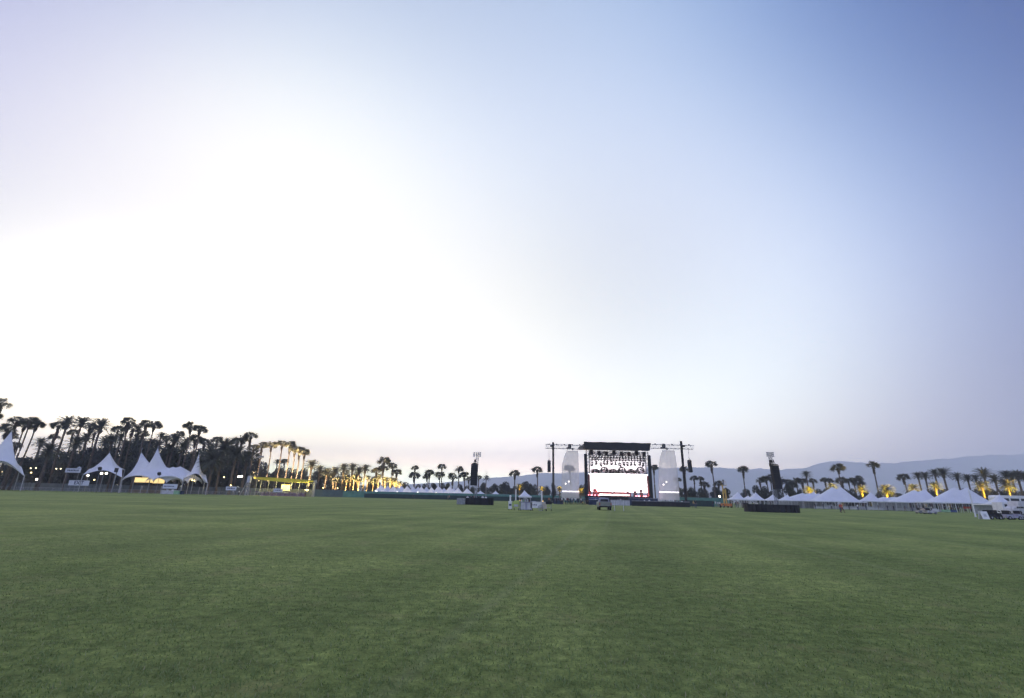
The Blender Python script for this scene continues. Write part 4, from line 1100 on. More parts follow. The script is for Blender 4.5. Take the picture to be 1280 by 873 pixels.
for pts in PODS:
    for j in (0, 1, 3, 5, 6): spots.append((pts[j][0], 8.2, pts[j][2] - .1, 1.25))
for k in range(13): spots.append((sx(742 + k * 5.4, 9.5) + rnd.uniform(-.2, .2), 9.5, Zp(773, 588.5 + rnd.uniform(-.7, .7), SY + 9.5), 1.3))
ROWN = (['front row just under the roof'] * 19 + ['second row below the front truss'] * 18 + ['third row on drop pipes'] * 14 + ['curved pods above the screen'] * 30 + ['lowest row against the white cloth'] * 13)
cnt = {}
for (x, y, z, s), rw in zip(spots, ROWN):
    cnt[rw] = cnt.get(rw, 0) + 1
    if mh_first: o = MH; mh_first = False; o.location = own(None, x, y, z); o.scale = (s,) * 3
    else: o = copy_tree(MH, own(None, x, y, z), rnd.uniform(0, 6.28), None, (s,) * 3)
    o['label'] = f'black moving-head light in the {rw}, ' + (NUM[cnt[rw] - 1] + ' from left' if rw[:6] != 'curved' else f'{NUM[(cnt[rw] - 1) % 5]} on the {NUM[(cnt[rw] - 1) // 5]} pod')
# drop pipes for the lights that hang free of a truss
q = MB()
for (x, y, z, s) in spots[37:51]: q.bar((x, y, z), (x, y, sz(571)), .03, n=4)
for (x, y, z, s) in spots[-13:]: q.bar((x, y, z), (x, y, sz(573)), .02, n=4)
q.build('drop_pipes', M['black_metal'], st)
# band gear and glowing floor lights on the deck
def stack_amp(x, y, label, w=1.0, h=1.6, m='black'):
    o = thing('amplifier_stack', label, 'amplifier', own(None, x, y, DZ))
    q = MB(); q.box((0, 0, h * .28), (w, .6, h * .54)); q.build('lower_cabinet', M[m], o)
    q = MB(); q.box((0, 0, h * .72), (w, .55, h * .32)); q.build('upper_cabinet', M[m], o)
    q = MB(); q.box((0, 0, h * .93), (w * .9, .4, h * .1)); q.build('amplifier_head', M['grey_metal'], o)
stack_amp(sx(741), 5, 'black amplifier stack at the left end of the stage deck')
stack_amp(sx(748.5), 6, 'red amplifier stack left of the riser on the stage', 1.2, 2.2, 'maroon')
stack_amp(sx(801), 6, 'black amplifier stack right of the riser on the stage', .9, 1.8)
stack_amp(sx(808), 5, 'tall black amplifier stack at the right end of the stage', .9, 2.3)
ds = thing('drum_kit', 'drum kit standing on the red riser', 'drums', own(None, sx(776), RY - .2, Zp(775, 615.2, SY + RY)))
q = MB(); q.bar((0, -.3, .33), (0, .2, .33), .33, n=14); q.build('bass_drum', M['white_paint'], ds)
for x in (-.55, .5): 
    q = MB(); q.bar((x, .1, .3), (x, .1, .7), .2, n=12); q.build('tom_drum', M['white_paint'], ds)
    q = MB(); q.bar((x * 1.7, .1, 0), (x * 1.7, .1, 1.15), .02); q.bar((x * 1.7, .1, 1.13), (x * 1.7, .1, 1.16), .28, .26, 12); q.build('cymbal', M['yellow'], ds)
FL = thing('floor_light', 'small glowing red-white floor light on the stage deck', 'stage light', (0, 0, 0), 0, 'glowing floor lights along the stage')
q = MB(); q.box((0, 0, .12), (.4, .3, .24)); q.build('housing', M['black_metal'], FL)
q = MB(); q.box((0, -.16, .14), (.32, .03, .18)); q.build('lens', M['red_light'], FL)
ff = True
for k, px in enumerate((736.5, 739.5, 742, 744.8, 750, 752, 796.5, 800.5, 803, 806.5, 809.5, 812)):
    p = own(None, sx(px), 1.0 + (k % 3), DZ)
    if ff: o = FL; o.location = p; ff = False
    else: o = copy_tree(FL, p)
    o['label'] = f'small glowing red-white floor light at the {"left" if px < 770 else "right"} of the stage deck, {NUM[k if k < 6 else k - 6]} from left there'
    o.scale = (1.2,) * 3
    l = bpy.data.lights.new('floor_lamp', 'POINT'); l.energy = 120; l.color = (1, .3, .3); l.shadow_soft_size = .2
    lo = bpy.data.objects.new('floor_lamp', l); COL.objects.link(lo); lo.parent = o; lo.location = (0, -.5, .5)
for k, px in enumerate((745, 760, 776, 790, 805)):
    l = bpy.data.lights.new('cloth_lamp', 'SPOT'); l.energy = 9000; l.color = (1, .92, .92); l.spot_size = 1.4; l.spot_blend = .8
    lo = bpy.data.objects.new('cloth_lamp', l); COL.objects.link(lo); lo.parent = st; lo.location = (sx(px, 9), 9.8, DZ + 3.0); lo.rotation_euler = (math.radians(90 + 62), 0, 0)
for k, px in enumerate((757, 770, 783, 794)):
    l = bpy.data.lights.new('stage_lamp', 'SPOT'); l.energy = 5000; l.color = (1, .85, .85); l.spot_size = 1.2
    lo = bpy.data.objects.new('stage_lamp', l); COL.objects.link(lo); lo.parent = st; lo.location = (sx(px), 1.4, sz(569)); lo.rotation_euler = (.35, 0, 0)
person(765.5, SY + 5, 'person in a white shirt on the stage deck before the riser', 'hold', shirt='white_paint', z=DZ)
person(785, SY + 4, 'person in dark clothes on the right half of the stage deck', 'hold', z=DZ)
person(746, SY + 4, 'person in a red shirt at the left of the stage deck', 'stand', shirt='red', z=DZ)

# masts with wing trusses, scrims and hung loudspeakers
WT = SY + .5
for (px, pyt, lb) in ((692.3, 553, 'tall black lattice mast left of the stage'), (852.8, 551.5, 'tall black lattice mast right of the stage')):
    Y = SY; x = gx(691.8 if px < 700 else 858.2, Y); top = Zp(px, pyt, Y)
    o = thing('mast', lb, 'mast', (x, Y, 0))
    q = MB(); q.truss((0, 0, .2), (0, 0, top), .46, .075, 30, Vector((0, 1, 0))); q.bar((0, 0, .2), (0, 0, top), .12, n=6); q.build('lattice', M['black_metal'], o)
    q = MB(); q.box((0, 0, .12), (2.2, 2.2, .24)); q.build('base_plate', M['black_metal'], o)
    q = MB(); q.box((.5 if px > 700 else -.5, -.3, Zp(px, 558, Y)), (.8, .6, .5)); q.box((-.1, -.4, Zp(px, 561, Y)), (.6, .5, .5)); q.build('winch', M['black_metal'], o)
for (a, b, lb) in ((681.5, 729.5, 'long grey truss arm reaching left from the stage roof'), (814, 866.5, 'long grey truss arm reaching right from the stage roof')):
    z0 = Zp(a, 559.5 if a < 700 else 557.8, WT); pa, pb = pt(a, 560, WT), pt(b, 558.5, WT)
    o = thing('wing_truss', lb, 'truss', (pa.x, WT, 0)); L = pb.x - pa.x
    zc_ = (pa.z + pb.z) / 2 + .1
    q = MB(); q.truss((0, 0, zc_), (L, 0, zc_), 1.15, .055, 20); q.build('truss_frame', M['grey_metal'], o)
    px = 712 if a < 700 else 829.5; xx = pt(px, 558, WT).x - pa.x
    q = MB(); q.box((xx, 0, zc_ + .1), (.9, .8, 1.5)); q.box((xx - .7, 0, zc_ - .4), (.5, .5, .6)); q.box((xx + .9, 0, zc_ - .6), (.5, .5, .6)); q.build('winch', M['black_metal'], o)
    for k in range(5):
        q = MB(); q.box((L * (k + .5) / 5, 0, zc_ + .75), (.35, .35, .35)); q.build('clamp', M['black_metal'], o)
def scrim(pts, Y, label, cable):
    o = thing('mesh_scrim', label, 'screen', (gx(pts[0][0], Y), Y, 0)); ox = o.location.x
    P3 = [(pt(a, b, Y).x - ox, pt(a, b, Y).z) for a, b in pts]   # left side from top down, then right side from top down
    n = len(pts) // 2; Lf, Rt = P3[:n], P3[n:]
    q = MB(); vs = []; fs = []; C = 10
    rows = 24
    def at(S, t):
        z = S[0][1] + (S[-1][1] - S[0][1]) * t
        for (x0, z0), (x1, z1) in zip(S, S[1:]):
            if z0 >= z >= z1 or (z1, z0) == (z, z): 
                f = (z0 - z) / max(1e-6, z0 - z1); return x0 + (x1 - x0) * f, z
        return S[-1][0], z
    for i in range(rows + 1):
        a, b = at(Lf, i / rows), at(Rt, i / rows)
        for j in range(C + 1):
            t = j / C; vs.append((a[0] + (b[0] - a[0]) * t, .12 * math.sin(j * 2.1 + i * .15), a[1] + (b[1] - a[1]) * t))
    for i in range(rows):
        for j in range(C):
            a = i * (C + 1) + j; fs.append((a, a + 1, a + C + 2, a + C + 1))
    q.add(vs, fs); q.build('mesh_cloth', M['scrim'], o, smooth=True)
    q = MB(); q.bar((Lf[0][0], 0, Lf[0][1]), (Rt[0][0], 0, Rt[0][1]), .06); q.build('top_bar', M['grey_metal'], o)
    q = MB(); q.bar((Lf[0][0] + .3, 0, Lf[0][1]), (Lf[0][0] + .3, 0, cable), .03); q.bar((Rt[0][0] - .3, 0, Rt[0][1]), (Rt[0][0] - .3, 0, cable), .03); q.build('cable', M['black_metal'], o)
scrim([(708, 564), (705, 571), (702.2, 582), (702, 600), (702, 624), (722.8, 564), (723.2, 571), (723.6, 582), (723.9, 600), (724, 624)], SY, 'tall grey see-through mesh hanging left of the stage', Zp(712, 561, SY))
scrim([(827.5, 563.5), (824.8, 572), (823.3, 584), (823, 600), (823.5, 625.5), (843.5, 563.5), (845, 572), (846.4, 584), (847.8, 600), (849.6, 625.5)], SY, 'tall grey see-through mesh hanging right of the stage', Zp(835, 560, SY))
for (a, b, py, lb) in ((702.8, 723.8, 614.6, 'bright white tube light behind the left mesh'), (824.3, 848.5, 615.5, 'bright white tube light behind the right mesh')):
    p0, p1 = pt(a, py - .3, SY + 2), pt(b, py + .3, SY + 2)
    o = thing('tube_light', lb, 'light', (p0.x, SY + 2, 0)); L = p1.x - p0.x
    q = MB(); q.bar((0, -.05, p0.z), (L, -.05, p0.z), .16, n=8); q.build('tube', M['strip'], o)
    q = MB(); q.truss((0, .5, p0.z - .4), (L, .5, p0.z - .4), .5, .04); q.bar((.2, .5, 0), (.2, .5, p0.z - .4), .06); q.bar((L - .2, .5, 0), (L - .2, .5, p0.z - .4), .06); q.build('support_frame', M['grey_metal'], o)
for (px, py, i) in ((711, 602.2, 'upper lamp behind the left mesh'), (707, 604.8, 'lower lamp behind the left mesh'), (833, 602.8, 'upper lamp behind the right mesh'), (829.5, 606, 'lower lamp behind the right mesh')):
    lamp_ball(px, py, SY + 3, 'small white ' + i, M['lamp_white'], .9)
def line_array(px, pyt, pyb, Y, w, label, tilt=0.0, n=9, group=None, hang=None):
    p = pt(px, pyt, Y); zb = Zp(px, pyb, Y)
    o = thing('line_array_speaker', label, 'loudspeaker', (p.x, Y, 0))
    H = p.z - zb
    for k in range(n):
        z = p.z - H * (k + .5) / n; t = k / n
        q = MB(); q.box((0, -.35 * tilt * t * t, z), (w, .8, H / n * .93), rx=-.25 * t * tilt); q.build('cabinet', M['black'], o)
    q = MB(); q.box((0, 0, p.z + .12), (w * .9, .7, .12)); q.bar((0, 0, p.z + .1), (0, 0, hang or p.z + 1.2), .05); q.bar((-.3, 0, p.z + .1), (0, 0, p.z + .9), .03); q.bar((.3, 0, p.z + .1), (0, 0, p.z + .9), .03); q.build('rigging', M['black_metal'], o)
    return o
ls = line_array(686.3, 576.5, 590, SY, .95, 'black loudspeaker column hanging left of the left mast', 1.5, hang=Zp(686, 562, SY))
ls = line_array(861.6, 575.8, 590.5, SY, 1.05, 'black loudspeaker column hanging right of the right mast', 1.0, hang=Zp(861, 560, SY))

# front-of-stage barrier and crowd
def barrier_run(px0, px1, Y, h, m, label, top=None, lean=0.0):
    a, b = gx(px0, Y), gx(px1, Y); o = thing('stage_barrier', label, 'barrier', (a, Y, 0)); L = b - a; n = max(2, int(L / 1.2))
    q = MB()
    for k in range(n): q.box((L * (k + .5) / n, 0, h / 2), (L / n * .96, .12 + .04 * (k % 2), h))
    q.build('panel', m, o)
    q = MB(); q.bar((0, -.1, h), (L, -.1, h), .06); q.build('top_rail', M['grey_metal'] if not top else top, o)
    q = MB()
    for k in range(n + 1): q.bar((L * k / n, .1, h * .8), (L * k / n, 1.1, .05), .04, n=4)
    q.build('brace', M['black_metal'], o)
    return o
barrier_run(790, 862.5, 131, 1.25, M['black'], 'black front-of-stage barrier on the right half')
barrier_run(736, 762, 134, 1.3, M['navy'], 'dark blue front-of-stage barrier on the left half')
barrier_run(763, 787.5, 136, 1.3, M['off_white'], 'pale grey gate panels in the middle of the stage front')
barrier_run(786, 823, 141, 2.0, M['navy'], 'blue cloth-covered platform behind the right barrier')
barrier_run(736, 757, 142, 1.9, M['blue'], 'blue cloth-covered platform behind the left barrier')
barrier_run(692, 704, 134, 1.5, M['navy'], 'short dark screen left of the waiting crowd')
SH = ['black', 'white_paint', 'navy', 'black', 'off_white', 'maroon', 'black', 'white_paint', 'denim', 'black']
CLN = {'black': 'black', 'white_paint': 'white', 'navy': 'dark blue', 'off_white': 'light grey', 'maroon': 'dark red', 'denim': 'blue', 'khaki': 'khaki', 'red': 'red', 'orange': 'orange', 'yellow': 'yellow', 'purple': 'purple', 'lime': 'yellow-green'}
LGN = {'denim': 'jeans', 'black': 'black trousers', 'khaki': 'khaki shorts'}
def crowd(pxs, Ys, place, r, group, shirts=SH):
    for i, px in enumerate(sorted(pxs)):
        shirt = shirts[(i * 7 + r.randint(0, 3)) % len(shirts)]; legs = r.choice(['denim', 'black', 'khaki', 'black'])
        person(px, r.uniform(*Ys), f'{NUM[i]} person from left {place}, {CLN[shirt]} shirt, {LGN[legs]}', r.choice(['stand', 'stand', 'walk', 'hold']), r.uniform(-3.1, 3.1), shirt, legs,
               'skin' if r.random() < .75 else 'skin_dark', s=r.uniform(.94, 1.05), group=group)
rr = random.Random(21)
crowd([696 + k * 2.15 + rr.uniform(-.6, .6) for k in range(19)], (126, 134), 'standing left of the stage', rr, 'crowd standing left of the stage')
crowd([739, 742.5, 745, 748, 752, 755, 758.5, 761], (137, 140), 'behind the left barrier', rr, 'people behind the left barrier')
crowd([765, 769, 772.5, 776, 780, 783.5, 786.5], (138, 141), 'behind the pale gate', rr, 'people behind the pale gate')
crowd([793, 799, 806, 812, 818, 823, 829, 832.5, 835.5, 841, 845, 849, 853, 857], (133, 138), 'behind the right barrier', rr, 'people behind the right barrier')
person(867.3, 118, 'person in a yellow shirt walking right of the stage', 'walk', 1.2, 'yellow', 'denim')
person(870.2, 119, 'person in black beside the one in yellow', 'stand', .4, 'black', 'denim')
person(686.3, 121, 'person in an orange top left of the waiting crowd', 'stand', 2.8, 'orange', 'black')
person(1053.6, 96, 'person in red top and red shorts walking before the white tents', 'walk', 1.4, 'red', 'maroon')
person(1051.2, 99, 'second person in red beside the walker in red shorts', 'stand', .5, 'red', 'denim')
person(516.5, 176, 'person in black on the grass by the low dark fence', 'walk', .8, 'black', 'black')
person(561.5, 176, 'person in an orange top on the grass by the low dark fence', 'walk', 2.0, 'orange', 'black')
person(559.8, 179, 'person in khaki beside the one in the orange top', 'stand', 2.0, 'khaki', 'khaki')
crowd([892, 895, 898, 900.5], (126, 130), 'near the boom lift', rr, 'people near the boom lift', ['white_paint', 'black', 'off_white', 'white_paint'])
crowd([914, 920.5, 923, 929, 947, 952], (143, 147), 'in front of the small white tents', rr, 'people in front of the small white tents')
crowd([1020 + 11 * k + rr.uniform(-3, 3) for k in range(14)], (152, 158), 'under the white marquees', rr, 'people under the white marquees')
crowd([1182, 1190, 1199, 1219, 1224, 1231], (148, 153), 'under the rightmost large marquee', rr, 'people under the rightmost large marquee')
crowd([292 + k * 5.3 + rr.uniform(-1.5, 1.5) for k in range(18)], (172, 176.5), 'behind the barrier at the yellow awning', rr, 'people at the yellow awning', ['purple', 'white_paint', 'navy', 'purple', 'off_white'])

# ------------------------------------------------------------------ round black stands with speaker towers
def foh(px0, px1, Y, h, pxm, ax, at_, ab, rig_py, label_b, label_t, label_s, grey=None):
    cx = gx((px0 + px1) / 2, Y); R = (gx(px1, Y) - gx(px0, Y)) / 2; cy = Y + R * .6
    o = thing('round_stand', label_b, 'stand', (cx, cy, 0))
    q = MB(); n = 28
    for k in range(n):
        a = 2 * math.pi * (k + .5) / n
        q.box((math.cos(a) * R, math.sin(a) * R * .6, h / 2), (.1, 2 * math.pi * R / n * .9, h), rz=math.atan2(math.sin(a) * 1.0, math.cos(a)))
    q.build('barrier_ring', M['black'], o)
    q = MB(); q.bar((0, 0, .3), (0, 0, .5), R * .5, R * .5, 20); q.build('platform', M['black_metal'], o)
    tx = gx(pxm, cy + .9); top = Zp(pxm, rig_py, cy + .9)
    t = thing('speaker_tower', label_t, 'tower', (tx, cy + .9, 0))
    q = MB(); q.truss((0, 0, .5), (0, 0, top), .40, .045, 24, Vector((0, 1, 0))); q.build('mast', M['galv'], t)
    q = MB(); q.box((0, 0, .5), (1.8, 1.2, .2)); q.build('base', M['black_metal'], t)
    for k in range(3):
        z = top - .3 * k
        q = MB(); q.bar((-.75, -.2, z), (.75, .1, z), .045); q.box((-.6, -.25, z - .05), (.3, .25, .22)); q.box((.55, .0, z - .05), (.3, .25, .22)); q.build('light_bar', M['grey_metal'], t)
    q = MB(); q.box((-.3, -.5, top - 1.6), (.35, .4, .5)); q.box((-.45, -.5, top - 2.2), (.3, .3, .55)); q.build('winch', M['black_metal'], t)
    s = line_array(ax, at_, ab, cy, (ab - at_) * .0 + 1.22, label_s, .4, n=11, hang=Zp(ax, at_, cy) + 1.0)
    return o
foh(576, 616.2, 92, 1.2, 594.0, 593.2, 580.3, 607, 566, 'round black barrier stand left of the stage', 'slim grey speaker tower on the left round stand', 'tall black loudspeaker column on the left tower')
foh(942, 1009, 84, 1.25, 972.5, 967.6, 581.8, 611.7, 566, 'wide round black barrier stand right of the stage', 'slim grey speaker tower on the right round stand', 'tall black loudspeaker column on the right tower')
o = thing('equipment_case', 'large grey flat case at the left end of the left round stand', 'case', (gx(576.2, 91), 91, 0))
q = MB(); q.box((0, 0, .55), (1.45, 1.1, 1.0)); q.build('body', M['galv'], o)
q = MB(); q.box((0, 0, 1.07), (1.5, 1.15, .05)); q.build('lid', M['grey_metal'], o)
rr = random.Random(4)
crowd([584, 588.5, 592, 598, 603, 607], (94.5, 96), 'inside the left round stand', rr, 'people inside the left round stand')

# ------------------------------------------------------------------ vehicles
def wheel(parent, x, y, r=.33, w=.22, z=None, ax='x'):
    z = r if z is None else z
    o = MB(); v = Vector((w / 2, 0, 0)) if ax == 'x' else Vector((0, w / 2, 0)); c = Vector((x, y, z))
    o.bar(c - v, c + v, r, r, 18); t = o.build('wheel', M['tyre'], parent, smooth=False)
    q = MB(); q.bar(c - v * 1.05, c + v * 1.05, r * .58, r * .58, 12); q.build('rim', M['grey_metal'], t)
def pickup(px, Y, label, rz=0):
    o = thing('pickup_truck', label, 'pickup truck', (gx(px, Y), Y, 0), rz)      # local: rear faces -y
    q = MB(); q.prism([(-.88, .42), (.88, .42), (.9, .6), (.88, 1.05), (.84, 1.12), (-.84, 1.12), (-.88, 1.05), (-.9, .6)], 1.5, 4.9); q.build('body', M['sage'], o)
    q = MB(); q.box((-.84, .75, .82), (.08, 1.5, .6)); q.box((.84, .75, .82), (.08, 1.5, .6)); q.box((0, .8, .56), (1.6, 1.6, .08)); q.build('bed', M['sage'], o)
    q = MB(); q.box((0, 0, .83), (1.66, .08, .58)); q.build('tailgate', M['sage'], o)
    q = MB(); q.prism([(-.78, 1.1), (.78, 1.1), (.62, 1.62), (.5, 1.68), (-.5, 1.68), (-.62, 1.62)], 1.6, 3.2); q.build('cab', M['lavender'], o)
    q = MB(); q.prism([(-.6, 1.16), (.6, 1.16), (.5, 1.5), (-.5, 1.5)], 1.57, 1.6); q.build('rear_window', M['glass'], o)
    for s in (-1, 1):
        q = MB(); q.box((s * .79, -.05, .83), (.1, .06, .3)); q.build('tail_light', M['red'], o)
        q = MB(); q.box((s * .95, 2.9, 1.25), (.16, .08, .2)); q.build('mirror', M['black_metal'], o)
        q = MB(); q.box((s * .70, 2.3, 1.36), (.03, .9, .3)); q.build('side_window', M['glass'], o)
    q = MB(); q.box((0, -.12, .48), (1.7, .14, .18)); q.build('bumper', M['black_metal'], o)
    q = MB(); q.box((0, .02, .62), (.4, .1, .14)); q.build('number_plate', M['sign_white'], o)
    for x in (-.76, .76):
        for y in (1.0, 4.0): wheel(o, x, y)
    return o
pickup(757.0, 72, 'small silver-green pickup truck with white cab seen from behind', -.10)
def cart(px, Y, label, body, roof=None, rz=0, cat='golf cart', bed=False, z=1.0):
    o = thing('golf_cart', label, cat, (gx(px, Y), Y, 0), rz)           # local: long axis x, front +x
    q = MB(); q.prism([(-1.15, .25), (1.15, .25), (1.2, .5), (.95, .78), (.55, .8), (.5, .42), (0, .42), (-.05, .7), (-1.15, .72)], -.55, .55); q.build('body', M[body], o)
    q = MB(); q.box((-.35, 0, .78), (.5, 1.0, .12)); q.build('seat', M['black'], o)
    q = MB(); q.box((-.62, 0, 1.02), (.1, 1.0, .4), rx=0); q.build('backrest', M['black'], o)
    for x in (-.75, .75):
        for y in (-.5, .5): wheel(o, x, y, .24, .18, ax='y')
    q = MB(); q.bar((.5, .25, .75), (.3, .25, 1.05), .025); q.bar((.26, .25, 1.02), (.3, .25, 1.08), .17, .17, 12); q.build('steering_wheel', M['black_metal'], o)
    if roof:
        q = MB(); q.box((0, 0, 1.82), (1.75, 1.15, .07)); q.build('roof', M[roof], o)
        q = MB()
        for x, y in ((-.75, -.5), (-.75, .5), (.7, -.5), (.7, .5)): q.bar((x, y, .7), (x * 1.02, y, 1.8), .025)
        q.build('roof_posts', M['grey_metal'], o)
    if bed:
        q = MB(); q.box((-1.2, 0, .72), (.9, 1.05, .08)); q.box((-1.62, 0, .9), (.05, 1.05, .35)); q.build('cargo_bed', M['grey_metal'], o)
    return o
cart(1153, 112, 'grey golf cart parked left of its dark neighbour before the marquees', 'galv', 'off_white')
cart(1163, 108, 'white golf cart with dark seats parked before the marquees', 'off_white', None, .15, bed=True)
cart(1240.5, 71, 'dark golf cart right beside the white sandwich board', 'black', None, .2)
cart(1250.5, 73.5, 'low dark utility cart between the sandwich board and blue-grey cart', 'black_metal', None, -.1, bed=True)
cart(1264.5, 71.5, 'blue-grey golf cart near the right edge of the field', 'lavender', None, .05)
cart(1279, 72.5, 'golf cart with pale roof cut by the right edge', 'galv', 'off_white', .1)
# sandwich board
o = thing('sandwich_board', 'white sandwich board standing on the grass at right', 'sign', (gx(1230.5, 70.5), 70.5, 0))
for s in (-1, 1):
    q = MB(); q.box((0, s * .22, .52), (.98, .04, 1.04), rx=s * .2); q.build('board', M['white_paint'], o)
q = MB(); q.box((0, -.262, .5), (.36, .012, .3), rx=-.2); q.build('printed_mark', M['off_white'], o)
# coach and trailer at the right
o = thing('coach', 'long white coach with dark windows behind the carts at right', 'bus', (gx(1252, 132), 132, 0))
q = MB(); H = Zp(1265, 619.6, 132); q.prism([(0, .5), (12.5, .5), (12.5, H - .5), (12.2, H), (.4, H), (0, H - .5)], 0, 2.5); q.build('body', M['white_paint'], o)
for k in range(4):
    q = MB(); q.box((1.9 + k * 2.7, -.02, H - 1.15), (2.2, .05, .8)); q.build('window', M['glass'], o)
for x in (2, 3.2, 10.5): wheel(o, x, .2, .5, .3, ax='y')
o = thing('site_trailer', 'white trailer with two narrow dark doors behind the carts', 'trailer', (gx(1256.5, 104), 104, 0))
H = Zp(1262, 628.3, 104)
q = MB(); q.box((2.2, 1.1, (H + .4) / 2), (4.4, 2.2, H - .4)); q.build('body', M['white_paint'], o)
for x in (.75, 1.95):
    q = MB(); q.box((x, -.03, H * .55), (.5, .06, H * .62)); q.build('door', M['glass'], o)
q = MB(); q.box((3.5, -.03, H * .74), (1.3, .06, .32)); q.build('window', M['glass'], o)
for x in (1.6, 2.6): wheel(o, x, .25, .35, .2, ax='y')
o = thing('box_truck', 'white truck with windscreen strip at the right edge', 'truck', (gx(1269, 98), 98, 0))
q = MB(); q.prism([(0, .5), (5.5, .5), (5.5, 2.9), (1.4, 2.9), (1.2, 2.0), (.15, 1.5), (0, 1.1)], 0, 2.1); q.build('body', M['off_white'], o)
q = MB(); q.box((1.5, -.02, 1.75), (1.3, .05, .35)); q.build('window', M['glass'], o)
for x in (1.0, 4.4): wheel(o, x, .2, .42, .25, ax='y')
# tables, boxes and hung shirts under the marquees
def table(px, Y, label, cloth='white_paint', w=2.2):
    o = thing('folding_table', label, 'table', (gx(px, Y), Y, 0))
    q = MB(); q.box((0, 0, .74), (w, .8, .04)); q.build('table_top', M[cloth], o)
    q = MB()
    for k in range(12): q.box((-w / 2 + w * (k + .5) / 12, -.41 + .02 * (k % 2), .42), (w / 12, .02, .62))
    q.build('cloth_front', M[cloth], o)
    for x in (-w / 2 + .1, w / 2 - .1):
        q = MB(); q.bar((x, .3, 0), (x, .3, .73), .025); q.bar((x, -.3, 0), (x, -.3, .73), .025); q.build('leg', M['grey_metal'], o)
table(1171, 148, 'white-clothed table under the left corner of the rightmost marquee', w=3)
table(1181.5, 147, 'pale green-clothed table under the rightmost marquee', 'green_box', 2.6)
table(1190, 148, 'blue-clothed table under the rightmost marquee', 'blue', 2.4)
for k, px in enumerate((1026, 1062, 1094, 1128)): table(px, 163, f'white table under the marquees, {NUM[k]} of four from left', w=4.5)
o = thing('clothes_rack', 'rack of red and orange shirts under the rightmost marquee', 'clothes rack', (gx(1210.5, 150), 150, 0))
q = MB(); q.bar((-1.3, 0, 1.9), (1.3, 0, 1.9), .03); q.bar((-1.3, 0, 0), (-1.3, 0, 1.9), .03); q.bar((1.3, 0, 0), (1.3, 0, 1.9), .03); q.build('frame', M['grey_metal'], o)
for k in range(8):
    q = MB(); x = -1.1 + k * .31; q.box((x, 0, 1.5), (.26, .06, .6)); q.box((x, 0, 1.68), (.3, .06, .2)); q.build('shirt', M['red' if k % 3 else 'orange'], o)
o = thing('stack_of_cases', 'black cases stacked before the second small white tent', 'cases', (gx(934, 146), 146, 0))
q = MB(); q.box((0, 0, .45), (2.3, .8, .9)); q.build('lower_case', M['black'], o)
q = MB(); q.box((-.4, 0, 1.15), (1.2, .7, .5)); q.build('upper_case', M['black_metal'], o)
# boom lift
o = thing('boom_lift', 'tall yellow boom lift with a worker at its top', 'boom lift', (gx(907.5, 142), 142, 0))
q = MB(); q.box((0, 0, .75), (2.2, 3.2, .7)); q.build('chassis', M['orange'], o)
for x in (-1.05, 1.05):
    for y in (-1.1, 1.1): wheel(o, x, y, .45, .3)
zt = Zp(907, 607, 142)
q = MB(); q.box((-.35, 0, (1 + zt) / 2), (.24, .3, zt - 1)); q.box((.35, 0, (1 + zt) / 2 - .4), (.24, .3, zt - 2)); q.bar((-.4, 0, 1.2), (.4, 0, zt * .5), .1); q.bar((.4, 0, zt * .5), (-.4, 0, zt - .3), .1); q.build('mast', M['yellow'], o)
q = MB(); q.box((0, 0, zt), (1.3, .9, .1))
for x in (-.6, .6):
    for y in (-.42, .42): q.bar((x, y, zt), (x, y, zt + 1), .03)
q.bar((-.6, -.42, zt + 1), (.6, -.42, zt + 1), .03); q.bar((-.6, .42, zt + 1), (.6, .42, zt + 1), .03); q.build('basket', M['yellow'], o)
person(0, 142, 'worker in black standing in the boom lift basket', 'hold', .4, 'black', 'denim', z=zt + .05, x=gx(907.5, 142))
o = lamp_ball(899.4, 620.8, 138, 'bright work lamp left of the boom lift', M['lamp_white'], .9, 'work_lamp', 200)

# ------------------------------------------------------------------ vendor carts in the field
VY = 61
def vx(px): return gx(px, VY)
o = thing('drink_dispenser', 'slim white wheeled drinks stand at the left end of the vendor carts', 'drinks stand', (vx(637.6), VY, 0))
q = MB(); q.box((0, 0, .55), (.42, .42, .8)); q.box((0, 0, 1.0), (.5, .46, .06)); q.build('body', M['white_paint'], o)
q = MB(); q.bar((0, 0, 1.03), (0, 0, 1.55), .1, .09, 12); q.ball((0, 0, 1.58), .13, 10, 6); q.build('dispenser', M['white_paint'], o)
q = MB(); q.box((0, -.22, .6), (.3, .02, .2)); q.build('blue_panel', M['blue'], o)
for x in (-.16, .16): wheel(o, x, 0, .09, .06)
o = thing('market_cart', 'small yellow-green vendor cart on four wheels', 'vendor cart', (vx(645.2), VY, 0))
q = MB(); q.box((0, 0, .70), (1.05, .6, .42)); q.build('body', M['lime'], o)
q = MB(); q.box((.1, 0, 1.02), (.8, .5, .2), taper=.8); q.build('lid', M['lime'], o)
q = MB(); q.box((-.02, -.31, .55), (.5, .02, .26)); q.build('panel', M['off_white'], o)
for x in (-.25, .3): 
    for y in (-.22, .22): wheel(o, x, y, .15, .07)
o = thing('canopy_cart', 'grey vendor cart under a small white peaked canopy', 'vendor cart', (vx(655), VY, 0))
W = .95
q = MB(); q.box((.25, 0, .52), (1.35, .8, .85)); q.build('body', M['lavender'], o)
q = MB(); q.box((-.12, -.42, .52), (.5, .03, .7)); q.box((.55, -.42, .52), (.4, .03, .7)); q.build('panel', M['off_white'], o)
q = MB(); q.box((.25, 0, .97), (1.5, .9, .05)); q.build('counter', M['grey_metal'], o)
ze = Zp(653, 620.3, VY); zp_ = Zp(653, 613, VY)
for x in (-.55, .75):
    for y in (-.4, .4):
        q = MB(); q.bar((x, y, .1), (x, y, ze), .025); q.build('pole', M['grey_metal'], o)
